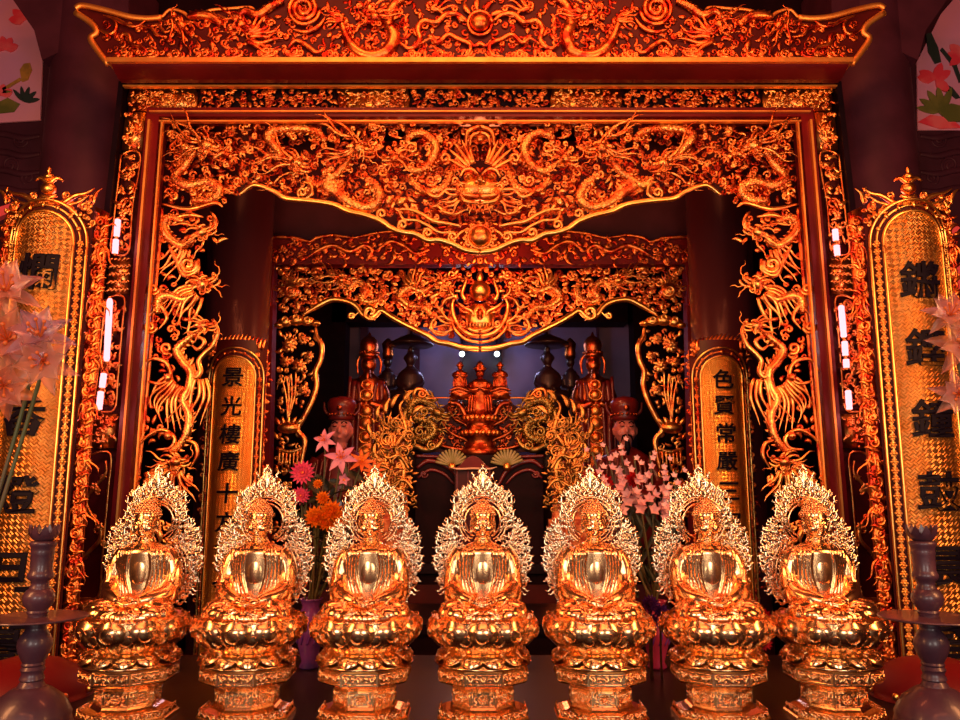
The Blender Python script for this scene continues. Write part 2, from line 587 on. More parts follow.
# painted lotus panels high on the bay walls
M['paint_bg'] = mat('lilac_painted_board', (.6, .3, .6), .5, 0, (.7, .34, .5), 3, lo=.3, hi=.7)
M['paint_pink'] = mat('pink_paint', (.75, .05, .1), .5, 0, (.8, .16, .2), 9)
M['paint_green'] = mat('olive_green_paint', (.1, .13, .03), .5, 0, (.2, .2, .05), 6)
M['paint_dark'] = mat('dark_green_paint', (.02, .04, .04), .5)
M['paint_pod'] = mat('ochre_paint', (.45, .25, .05), .5, 0, (.3, .18, .04), 20)
for side, sx in (('left', -1), ('right', 1)):
    c = Carve(4.73, (1,))
    if sx < 0:
        c.plate([(-60, -20), (8, -20), (43, 44), (40, 120), (-60, 126)], 0, .012)
    else:
        c.plate([(917, 62), (941, 14), (965, -14), (1010, -14), (1010, 130), (918, 130)], 0, .012)
    p = c.build('lotus_painting', M['paint_bg'], smooth=False)
    tag(p, 'lilac painted panel with %s' % ('pink lotuses and an ochre seed pod, upper left corner' if sx < 0 else 'a long green bud and pink blooms, upper right corner'), 'painting', 'lotus paintings')

    def flat(polys, name, m, d=.004):
        c = Carve(4.725, (1,))
        for i, poly in enumerate(polys):
            c.plate(poly, d + i * .0012, .003)
        return keep(c.build(name, m, smooth=False), p)

    def petal(x, y, a, L, w):
        a = R(a)
        out = []
        for t in (0, .25, .5, .75, 1, .75, .5, .25):
            pass
        for k, sg in ((0, 0), (.3, 1), (.6, 1), (.85, .6), (1, 0), (.85, -.6), (.6, -1), (.3, -1)):
            out.append((x + cos(a) * L * k - sin(a) * w * .5 * sg, y + sin(a) * L * k + cos(a) * w * .5 * sg))
        return out
    if sx < 0:
        for fl_ in ([petal(5, 50, a, 14, 8) for a in (-20, -60, -100, -150)], [petal(2, 96, a, 12, 8) for a in (-30, -80, -120)], [petal(25, 20, a, 16, 9) for a in (-140, -60, 180)]):
            flat(fl_, 'painted_lotus', M['paint_pink'])
        flat([[(-5, 104), (8, 98), (20, 104), (14, 112), (-5, 114)], petal(-2, 92, 0, 14, 3)], 'painted_leaf', M['paint_green'])
        flat([petal(24, 102, a, 16, 4) for a in (-100, -70, -40, -10, -130)], 'painted_reed', M['paint_dark'])
        flat([[(20, 70), (24, 64), (30, 63), (32, 70), (28, 80), (22, 82)], [(20, 78), (22, 80), (2, 92), (0, 90)]], 'painted_seed_pod', M['paint_pod'])
    else:
        flat([petal(935, 80, a, 18, 9) for a in (-30, -70, -150, 190, 40)], 'painted_lotus', M['paint_pink'])
        flat([petal(962, 55, a, 16, 9) for a in (180, 220, 140)], 'painted_lotus', M['paint_pink'])
        flat([[(918, 122), (930, 115), (950, 118), (962, 128), (940, 129)]], 'painted_lotus', M['paint_pink'])
        flat([petal(942, 112, a, 26, 7) for a in (-170, -150, -125, -100, -70)] + [[(938, 112), (950, 104), (968, 108), (968, 122), (948, 122)]], 'painted_leaf', M['paint_green'])
        flat([[(926, 34), (931, 33), (938, 48), (941, 62), (935, 64), (928, 52)], [(940, 50), (942, 48), (956, 64), (962, 82), (959, 83), (953, 67)], [(936, 82), (937, 80), (952, 88), (960, 98), (956, 99)]], 'painted_bud', M['paint_dark'])

M['pink_lit_board'] = mat('pink_lit_wood', (.8, .12, .16), .4)  # pink light falling on the boards is put into their colour
for poly, lab in (([(-40, 236), (-40, 222), (17, 203), (18, 211)], 'slanted pink-lit rail past the outer edge of the left couplet board'),
                  ([(940, 213), (958, 229), (952, 236), (938, 226)], 'short slanted pink-lit rail above the other one, at the right edge'),
                  ([(938, 276), (1000, 238), (1000, 270), (938, 302)], 'wide slanted pink-lit rail below the short one, at the right edge')):
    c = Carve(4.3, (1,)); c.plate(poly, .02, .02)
    tag(c.build('slanted_rail', M['pink_lit_board'], smooth=False), lab, 'rail', 'slanted pink-lit rails')

# ------------------------------------------------------------------ lamps
def area(name, loc, target, size, power, col, size_y=None):
    l = bpy.data.lights.new(name, 'AREA')
    l.energy = power
    l.color = col
    l.shape = 'RECTANGLE' if size_y else 'SQUARE'
    l.size = size
    if size_y:
        l.size_y = size_y
    o = bpy.data.objects.new(name, l)
    o.location = loc
    o.rotation_euler = (Vector(target) - Vector(loc)).to_track_quat('-Z', 'Y').to_euler()
    C.objects.link(o)
    return o


def point(name, loc, power, col, r=.05):
    l = bpy.data.lights.new(name, 'POINT')
    l.energy = power; l.color = col; l.shadow_soft_size = r
    o = bpy.data.objects.new(name, l)
    o.location = loc
    C.objects.link(o)
    return o


RED = (1, .2, .07)
area('red_ceiling_lamp', (0, 2.2, 4.5), (0, 3.8, 2.4), 2.8, 62, RED, .22)
area('red_hall_lamp', (0, -.8, 3.9), (0, 3.8, 2.4), 2.6, 36, (1, .22, .08), .4)
area('amber_lamp_left', (-2.1, 1.0, 2.4), (-1.7, 3.8, 1.8), .5, 54, (1, .38, .14), 1.2)
area('amber_lamp_right', (2.1, 1.0, 2.4), (1.7, 3.8, 1.8), .5, 54, (1, .38, .14), 1.2)
area('white_lamp_left', (-1.0, -1.2, 1.9), (-.4, 2.2, 1.3), .8, 29, (1, .88, .76), 1.1)
area('white_lamp_right', (1.0, -1.2, 1.9), (.4, 2.2, 1.3), .8, 29, (1, .88, .76), 1.1)
point('inner_red_lamp', (0, 4.7, 2.95), 26, RED, .12)
point('inner_amber_lamp', (0, 5.0, 1.9), 9, (1, .34, .16), .12)
for s_ in (-1, 1):
    area('amber_spot_' + ('left' if s_ < 0 else 'right'), (s_ * .7, 3.95, 2.55), (s_ * 1.45, 4.65, 1.9), .12, 7, (1, .42, .12))
for s_ in (-1, 1):
    point('shrine_red_fill_' + ('left' if s_ < 0 else 'right'), (s_ * .62, 5.5, 2.62), 9, (1, .26, .1), .08)  # added light without a fixture, brightens the guardians and inner altar
    for z_a in (1.85, 2.3, 2.75):
        point('post_glow', (s_ * 1.83, 3.5, z_a), 1.6, (1, .25, .25), .05)
point('niche_lamp', (0, 7.0, 2.9), 7, (.55, .5, 1), .06)

w = bpy.data.worlds.new('world')
bpy.context.scene.world = w
w.use_nodes = True
bg = w.node_tree.nodes['Background']
bg.inputs[0].default_value = (.48, .1, .15, 1)
bg.inputs[1].default_value = .14
vs = bpy.context.scene.view_settings
vs.view_transform = 'Standard'
vs.look = 'None'
vs.gamma = 1
vs.exposure = 0
# ------------------------------------------------------------------ the great carved frame
fr = empty('carved_archway', (0, YF, 0), 'great red and gilded dragon-carved archway spanning the whole shrine opening', 'archway')


def put(c, name, m, parent, label=None, auto=None, smooth=True):
    o = keep(c.build(name, m, smooth=smooth, auto=auto), parent)
    if label:
        o['label'] = label
    return o


Carve.wk = 1.3
# --- moulded red rails
c = Carve(YF, (1,))
c.plate([(151, 112), (809, 112), (797, 121), (163, 121)], .05, .06)
put(c, 'top_rail', M['red'], fr, smooth=False)
for mi in (1, -1):
    c = Carve(YF, (mi,))
    c.plate([(151, 112), (163, 121), (117, 700), (100, 700)], .05, .06)
    put(c, 'post_rail', M['red'], fr, smooth=False)
    c = Carve(YF - .05, (mi,))
    c.bar(150.5, 121, 104, 700, 2.2, .02, .01)
    c.bar(163, 122, 120, 700, 1.6, .015, .01)
    put(c, 'gilded_bead', M['gold_flat'], fr, smooth=False)
    # bright gilded strip beside the red post
    c = Carve(YF - .01, (mi,))
    c.stroke([(150.5, 130), (144.5, 235), (123, 465), (101.5, 700)], 4.8, [.5, .9, 1.1, 1.3], 2, .45, n=30, sides=14)
    put(c, 'gilded_strip', M['gold_flat'], fr, smooth=False)
    # dark outer edge of the post
    c = Carve(YF, (mi,))
    c.plate([(123, 86), (128, 86), (62, 700), (54, 700)], .05, .06)
    put(c, 'outer_edge', M['black_lacquer'], fr, smooth=False)
    # backing of the post
    c = Carve(YF + .03, (mi,))
    c.plate([(126, 86), (152, 112), (110, 700), (60, 700)], .0, .05)
    put(c, 'post_backing', M['red_dark'], fr, smooth=False)
c = Carve(YF - .05, (1,))
c.bar(160, 122, 800, 122, 1.4, .015, .01)
c.bar(124, 87, 836, 87, 1.6, .015, .01)
c.bar(150, 112, 810, 112, 1.2, .012, .01)
put(c, 'gilded_bead', M['gold_flat'], fr, smooth=False)
c = Carve(YF + .03, (1,))
c.plate([(124, 86), (836, 86), (812, 113), (148, 113)], 0, .04)
put(c, 'header_backing', M['red_dark'], fr, smooth=False)


for s_ in (-1, 1):
    b = MB()
    zt_ = at(480, 697, YF).z
    x0, x1 = at(480 + s_ * 424, 690, YF).x, at(480 + s_ * 358, 690, YF).x
    b.box(min(x0, x1) - .03, max(x0, x1) + .03, YF - .09, YF + .09, 0, zt_)
    put(b, 'post_plinth', M['black_lacquer'], fr, smooth=False)

# --- header cartouches
def textured(c, poly, off=3):
    c.plate(poly, off * .005, .01)


for k, (x0, x1, solid, mir) in enumerate(((130, 196, 1, 1), (199, 336, 0, 1), (340, 408, 1, 1), (411, 549, 0, 1), (340, 408, 1, -1), (199, 336, 0, -1), (130, 196, 1, -1))):
    c = Carve(YF - .005, (mir,), 40 + k)
    if solid:
        c.plate([(x0, 90), (x1, 90), (x1 + 2, 100), (x1, 111), (x0, 111), (x0 - 2, 100)], .008, .03)
        c.fill([(x0, 90), (x1, 90), (x1, 111), (x0, 111)], 4.2, (1.6, 3), (1.3, 2), 3, leaves=.6)
        put(c, 'header_panel', M['gold'], fr)
    else:
        c.fill([(x0 + 2, 90), (x1 - 2, 90), (x1 - 2, 111), (x0 + 2, 111)], 5.2, (1.8, 3.6), (1.2, 2.4), 2, leaves=.45)
        o = put(c, 'header_fretwork', M['gold_red'], fr)
        c = Carve(YF - .002, (mir,))
        c.plate([(x0 + 3, 90), (x1 - 3, 90), (x1, 100), (x1 - 3, 111), (x0 + 3, 111), (x0, 100)], 0, .03)
        o2 = c.build('fretwork_ground', M['black_lacquer'], smooth=False)
        keep(o2, fr)

# --- post cartouches, left and right
def postx(y, t):
    """x across the post panel: t 0 outer, 1 inner"""
    k = (y - 86) / (700 - 86)
    xo = 128 + (62 - 128) * k
    xi = 149 + (97 - 149) * k
    if y > 200:
        xi -= 3
    return xo + (xi - xo) * t


def postpoly(y0, y1, a=.05, b=.95):
    return [(postx(y0, a), y0), (postx(y0, b), y0), (postx(y1, b), y1), (postx(y1, a), y1)]


for mi in (1, -1):
    for k, (y0, y1, kind) in enumerate(((113, 150, 'solid'), (152, 256, 'open'), (258, 294, 'weave'), (296, 412, 'open'), (414, 448, 'solid'), (452, 598, 'dragon'), (600, 690, 'solid'))):
        poly = postpoly(y0, y1)
        if kind in ('solid', 'weave'):
            c = Carve(YF - .005, (mi,), 60 + k)
            c.plate(poly, .006, .03)
            if kind == 'solid':
                c.fill(postpoly(y0 + 2, y1 - 2, .12, .88), 4.6, (1.6, 3), (1.2, 1.9), 3, leaves=.6)
            else:
                for j in range(9):
                    for i in range(5):
                        y = y0 + 3 + j * 3.9
                        x = postx(y, .12 + .19 * i + (.09 if j % 2 else 0))
                        c.stroke([(x - 2, y), (x + 2, y + (2 if j % 2 else -2))], 1.5, [1, 1], 2.5, n=3, sides=6)
            put(c, 'post_panel', M['gold'] if kind == 'solid' else M['gold_border'], fr)
        else:
            c = Carve(YF - .005, (mi,), 70 + k)
            rim = [(postx(y0, .1), y0 + 4), (postx(y0, .5), y0), (postx(y0, .9), y0 + 4)]
            for t in (.25, .5, .75, 1):
                y = y0 + (y1 - y0 - 4) * t
                rim.append((postx(y, .92), y))
            rim.append((postx(y1, .5), y1))
            for t in (1, .75, .5, .25, 0):
                y = y0 + 4 + (y1 - y0 - 8) * t
                rim.append((postx(y, .08), y))
            c.stroke(rim, 1.8, off=3)
            if kind == 'open':
                c.fill(postpoly(y0 + 4, y1 - 4, .18, .84), 6.2, (2.4, 4.6), (1.6, 2.8), 3, leaves=.4)
                for t in (.25, .6):
                    y = y0 + (y1 - y0) * t
                    x = postx(y, .5)
                    for a in range(0, 360, 60):
                        c.leaf(x, y, a, 5.5, 3.6, .2, 5)
                    c.blob(x, y, 1.8, 1.8, off=6)
            else:
                pts = [(postx(y0 + (y1 - y0) * t, .5 + .33 * sin(t * 14)), y0 + (y1 - y0) * t) for t in [.06 + .09 * i for i in range(10)]]
                c.stroke(pts, 3.2, [.5, 1, 1, 1, .6], 4)
                for i, (x, y) in enumerate(pts[1:-1]):
                    c.curl(x + (3 if i % 2 else -3), y + 4, 3.4, 1.2, i, 1.6, 1 if i % 2 else -1, 3)
                    c.leaf(x, y, (40 if i % 2 else 140), 8, 3, .4, 3)
                    if i % 3 == 1:
                        for a in range(0, 360, 60):
                            c.leaf(x, y, a, 5, 3.2, .2, 5)
            put(c, 'post_fretwork', M['gold'], fr)

# --- valance: lower edge
EDGE = [(163, 196), (176, 207), (196, 209), (222, 205), (240, 196), (255, 186), (274, 192), (286, 199), (303, 201), (321, 203), (336, 206), (349, 212), (366, 216), (382, 222), (392, 229), (403, 233), (416, 235), (428, 241), (440, 241), (453, 245), (466, 251), (480, 253)]
c = Carve(YF - .01, (1, -1), 3)
c.stroke(EDGE[4:], 4.6, [.6, 1, 1, 1, 1, 1, 1.15], 3, n=90)
for x, y in ((303, 196), (349, 208), (382, 217), (403, 228), (428, 236), (453, 240)):
    c.curl(x, y - 2, 5, 1.3, 2.2, 2.4, 1, 4)
c.stroke([(399, 210), (412, 211), (424, 216), (434, 222), (445, 224), (461, 227)], 3.2, [.5, 1, 1, 1, .7], 3)
c.stroke([(399, 212), (404, 220), (416, 221), (428, 226), (440, 233), (455, 232)], 2.4, [.6, 1, 1, .6], 2)
c.stroke([(432, 208), (438, 207), (445, 213), (456, 215), (466, 211), (476, 213)], 2.0, [.3, 1, 1, .5, .1], 3)
c.stroke([(452, 247), (458, 236), (468, 229)], 2.6, [.5, 1, .6], 3)
c.stroke([(300, 203), (312, 196), (311, 186), (303, 183)], 3, [.4, 1, 1, .4], 4)
put(c, 'scalloped_border', M['gold_border'], fr)

for mi in (1, -1):
    c = Carve(YF + .05, (mi,), 30)
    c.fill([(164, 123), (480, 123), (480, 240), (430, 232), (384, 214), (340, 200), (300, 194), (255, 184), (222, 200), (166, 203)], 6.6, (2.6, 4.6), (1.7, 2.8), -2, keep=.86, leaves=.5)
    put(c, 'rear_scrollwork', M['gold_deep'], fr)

# --- central monster mask
c = Carve(YF - .015, (1, -1), 8)
c.blob(474, 190, 16, 12, 0, 9, 2)
c.blob(480, 184, 5, 6, 0, 8, 8)                               # nose
c.blob(485.5 - 2, 187, 3, 2.4, 0, 4, 12)
c.blob(468.5, 180, 5.2, 4.4, .2, 5, 8); c.blob(468.7, 180, 2.4, 2.4, 0, 3, 12)
c.stroke([(460, 181), (464, 174), (472, 173), (478, 178)], 2.8, [.5, 1, 1, .6], 10)
c.stroke([(458, 184), (463, 187), (470, 186)], 1.8, [.3, 1, .3], 9)
c.curl(461, 190, 5, 1.4, 0, 2.4, 1, 7); c.curl(455, 183, 4.4, 1.3, 2, 2, -1, 6)
c.stroke([(456, 188), (462, 196), (470, 198.5), (480, 199)], 2.6, [.5, 1, 1, 1], 8)
c.stroke([(460, 197), (466, 204), (480, 206)], 3.2, [.6, 1, 1], 8)
for i in range(6):
    c.stroke([(464 + i * 2.9, 193), (464.3 + i * 2.9, 197.5)], 2.2, [1, .4], 9, n=4, sides=6)
c.stroke([(463, 191), (461, 198), (464, 203)], 2.2, [1, 1, .2], 10)          # tusk
for a, L in ((-120, 30), (-132, 27), (-108, 27), (-146, 23), (-99, 18)):
    a = R(a)
    x, y = 476 + cos(a) * 12, 178 + sin(a) * 12
    c.stroke([(x, y), (x + cos(a) * L * .5 - 1.5, y + sin(a) * L * .5), (x + cos(a - .1) * L, y + sin(a - .1) * L)], 3.0, [1, 1, .8, .15], 7)
c.stroke([(466, 148), (468, 134), (480, 128)], 3.4, [.5, 1, 1], 5)
c.stroke([(470, 148), (472, 138), (480, 134)], 2.6, [.5, 1, 1], 5)
c.blob(480, 141, 4, 5, 0, 4, 5)
c.fan(458, 199, 6, 130, 200, 22, 2.4, .12, 5, 0, 8)
c.stroke([(458, 192), (446, 192), (438, 199), (428, 195), (424, 187)], 3.2, [1, 1, .8, .2], 6)
c.stroke([(466, 206), (472, 211), (480, 213)], 2.6, [.4, 1, 1], 6)
c.fan(474, 206, 4, 70, 120, 12, 2, .1, 6, 0, 8)
put(c, 'monster_mask', M['gold'], fr)

# --- pearl under the mask
c = Carve(YF - .015, (1,), 9)
c.blob(480, 238, 10.5, 10.5, 0, 8, 5, 20, 14)
for a in range(0, 360, 30):
    x, y = 480 + cos(R(a)) * 14, 238 + sin(R(a)) * 13
    c.curl(x, y, 3, 1.2, R(a), 1.8, 1 if a < 180 else -1, 3)
c.stroke([(480 + 11.6 * cos(R(a)), 238 + 11.6 * sin(R(a))) for a in range(0, 361, 30)], 1.8, off=4, n=40)
put(c, 'carved_pearl', M['gold'], fr)

# --- serpents of the valance: three heads each side and their bodies
for mi in (1, -1):
    c = Carve(YF - .01, (mi,), 11)
    c.head(208, 147, 15, 10, 1, 4, 7, 2.6)
    c.body([(196, 152), (186, 166), (176, 178), (190, 186), (208, 182), (220, 190), (212, 200), (192, 201)], 8, side=1)
    c.claw(232, 158, 9, 30, 1, 4)
    c.stroke([(214, 160), (224, 154), (232, 158)], 4, [1, 1, .8], 3)
    c.fill([(166, 124), (235, 124), (240, 190), (225, 203), (168, 204)], 8.5, (2.6, 4.4), (1.6, 2.6), 0, keep=.6)
    put(c, 'dragon', M['gold_scale'], fr)
    c = Carve(YF - .01, (mi,), 12)
    c.head(298, 165, 15, 5, 1, 4, 7, 3.0)
    c.body([(286, 160), (276, 148), (268, 136), (282, 130), (300, 129), (318, 133), (326, 142)], 7.5, side=1)
    c.body([(306, 178), (318, 186), (328, 182), (340, 190), (347, 202)], 7, side=-1)
    c.claw(272, 185, 8, 200, 1, 4)
    c.fill([(238, 124), (325, 124), (332, 195), (300, 196), (262, 184), (240, 190)], 9, (2.6, 4.4), (1.5, 2.5), 0, keep=.55)
    put(c, 'dragon', M['gold_scale'], fr)
    c = Carve(YF - .01, (mi,), 13)
    c.head(360, 151, 16, 0, 1, 4, 7, 2.4)
    c.body([(350, 158), (340, 172), (326, 184), (338, 194), (352, 204), (368, 208), (380, 200), (376, 186), (366, 178)], 8.5, side=-1)
    c.claw(368, 186, 9, -60, 1, 4); c.claw(330, 176, 8, 200, 1, 4)
    c.head(396, 161, 14, 8, -1, 5, 4, 1.4)
    c.body([(404, 164), (416, 172), (428, 166), (436, 150), (430, 138), (418, 134), (406, 140)], 7.5, side=1)
    c.body([(410, 178), (420, 190), (434, 192), (446, 186), (452, 172)], 6, side=-1)
    c.fill([(328, 124), (476, 124), (470, 150), (452, 196), (470, 222), (440, 220), (400, 208), (372, 212), (345, 200), (330, 180)], 7.6, (2.4, 4.6), (1.5, 2.6), 1, keep=.62, leaves=.45)
    c.curl(431, 182, 6, 1.4, 0, 2.6, 1, 4); c.curl(445, 160, 6, 1.4, 2, 2.6, -1, 4); c.curl(412, 150, 6, 1.4, 3, 2.4, 1, 4)
    c.leaf(398, 206, -55, 12, 6, .4, 4)
    c.leaf(387, 206, -70, 12, 6, .4, 4)
    put(c, 'dragon', M['gold_scale'], fr)

    # --- hanging side panels
    c = Carve(YF - .01, (mi,), 14)
    for p in (((163, 205), (190, 210), (215, 204), (224, 208)), ((168, 222), (188, 216), (204, 218))):
        c.stroke(p, 4, [.4, 1, 1, .3], 3)
    c.head(204, 234, 14, -35, 1, 5, 5, 1.8)
    c.body([(196, 240), (184, 246), (172, 240), (164, 228), (170, 218), (184, 222)], 7.5, side=1)
    c.curl(190, 266, 9, 1.4, -.5, 4.5, 1, 5); c.stroke([(170, 246), (178, 262), (186, 276), (198, 272), (200, 260)], 4.4, [.4, 1, 1, .5], 4)
    c.fan(184, 250, 6, 95, 135, 34, 2.6, .07, 3, .2, 14)
    c.leaf(214, 232, -70, 20, 5, -.5, 4); c.leaf(218, 244, -40, 12, 4, .4, 4)
    put(c, 'side_dragon', M['gold'], fr)
    c = Carve(YF - .01, (mi,), 15)
    c.head(206, 286, 16, -38, 1, 6, 0, 1.8)
    c.body([(197, 294), (184, 300), (170, 296), (160, 300), (158, 314)], 7.5, side=1)
    c.fan(196, 294, 8, 118, 165, 42, 3.0, .08, 3, -.3, 16)
    c.curl(155, 290, 6, 1.4, 0, 3, 1, 4); c.curl(152, 328, 6.5, 1.4, 0, 3, 1, 4)
    c.stroke([(150, 318), (160, 306), (168, 318), (160, 330)], 3, [.3, 1, 1, .3], 3)
    put(c, 'side_dragon', M['gold'], fr)
    c = Carve(YF - .01, (mi,), 16)
    c.head(206, 327, 13, -15, 1, 6, 4, 1.5)
    c.body([(198, 332), (188, 340), (178, 350), (184, 362), (192, 372), (190, 388), (184, 400), (190, 414), (188, 432), (180, 446), (170, 452)], 8, side=-1)
    c.stroke([(214, 320), (219, 332), (214, 346), (206, 354), (200, 362), (202, 372), (197, 378), (191, 370), (195, 358)], 4.2, [.6, 1, 1, 1, .4], 4)
    c.stroke([(198, 336), (206, 342), (200, 350), (193, 346)], 3.4, [.6, 1, 1, .3], 4)
    c.curl(168, 349, 6, 1.4, 1, 3, 1, 4); c.blob(170, 378, 4.5, 4.5, 0, 4, 4)
    c.stroke([(142, 372), (152, 360), (166, 362), (172, 374), (164, 384), (150, 382)], 3.4, [.3, 1, 1, .6], 4)
    c.fan(178, 384, 9, 110, 152, 44, 3.0, .07, 3, -.4, 20)
    c.fan(200, 380, 5, 80, 104, 46, 3.0, .06, 3, .3, 14)
    put(c, 'side_dragon', M['gold'], fr)
    c = Carve(YF - .01, (mi,), 17)
    c.blob(170, 436, 4.5, 4.5, 0, 4, 4)
    c.stroke([(140, 446), (150, 436), (164, 430), (176, 438), (172, 448), (158, 450)], 3.4, [.4, 1, 1, .5], 4)
    c.head(178, 462, 14, -20, 1, 5, 6, 1.6)
    c.stroke([(186, 440), (196, 444), (198, 456), (190, 470)], 3.4, [.5, 1, 1, .2], 3)
    c.body([(168, 466), (156, 476), (148, 490), (156, 506), (150, 524)], 8, side=1)
    c.fan(176, 474, 7, 60, 130, 34, 2.8, .08, 3, -.2, 14)
    c.fill([(138, 470), (196, 470), (180, 540), (134, 560)], 9, (2.6, 4.4), (1.8, 2.8), 1, keep=.8)
    for k in range(5):
        y = 520 + k * 26
        c.curl(148 - k * 2, y, 7, 1.4, k, 3, 1 if k % 2 else -1, 3)
        c.leaf(158 - k * 2, y + 8, 60, 16, 5, .4, 3)
    put(c, 'side_dragon', M['gold'], fr)
    c = Carve(YF - .005, (mi,), 18)
    c.fill([(163, 206), (216, 208), (206, 260), (196, 300), (186, 350), (166, 450), (142, 450), (150, 330)], 10, (2.4, 4.2), (1.6, 2.4), -1, keep=.75)
    c.stroke([(162, 208), (160, 236), (156, 280), (152, 330), (147, 390), (141, 450), (134, 520)], 3, off=0)
    put(c, 'scrollwork', M['gold_red'], fr)

Carve.wk = 1.5
# ------------------------------------------------------------------ crest above the frame
cr = empty('carved_crest', (0, YC, 2.9), 'wide flaring red crest board with gilded dragons above the frame', 'crest')
OUT = [(76, 9), (83, 6), (103, 10), (129, 17), (147, 19), (162, 18), (171, 10), (184, 13), (192, 19), (210, 11), (232, 9), (251, 8), (256, 13), (267, 13), (278, 4), (290, -6), (330, -14), (400, -22), (480, -26)]
SIDE = [(76, 13), (92, 24), (97, 33), (91, 39), (99, 52), (109, 65)]
full = OUT + [(960 - x, y) for x, y in OUT[::-1][1:]] + [(960 - x, y) for x, y in SIDE] + SIDE[::-1]
c = Carve(YC, (1,))
c.plate(full, 0, .03)
put(c, 'crest_board', M['red_dark'], cr, smooth=False)
c = Carve(YC - .005, (1, -1))
c.stroke(OUT[:6], 4.2, off=1, n=30)
c.stroke(SIDE, 4.2, off=1, n=24)
c.stroke(OUT[5:], 2.2, [1, 1], off=1, n=60)
put(c, 'crest_rim', M['gold_flat'], cr)
b = MB()                                                   # stepped moulding under the crest
prof = [(YC - .035, 61.5), (YC - .035, 66)]
zA, zB, zC = at(480, 61.5, YC).z, at(480, 66, YC).z, at(480, 86.5, YF - .05).z
xa, xb = -at(110, 66, YC).x, -at(125, 86, YF - .05).x
b.box(-xa, xa, YC - .04, YC + .05, zB, zA)
put(b, 'gilded_ledge', M['gold_flat'], cr, smooth=False)
b = MB()
secs = []
for t in range(9):
    k = t / 8
    y = YC - .02 + (YF - .1 - YC) * (k ** 1.6) + .0
    z = zB + (zC - zB) * k
    x = xa - .015 + (xb - xa + .015) * (k ** 1.4)
    secs.append([(-x, y, z), (x, y, z), (x, YF - .085, z), (-x, YF - .085, z)])
b.rings(secs)
put(b, 'cove_moulding', M['red'], cr, smooth=False)

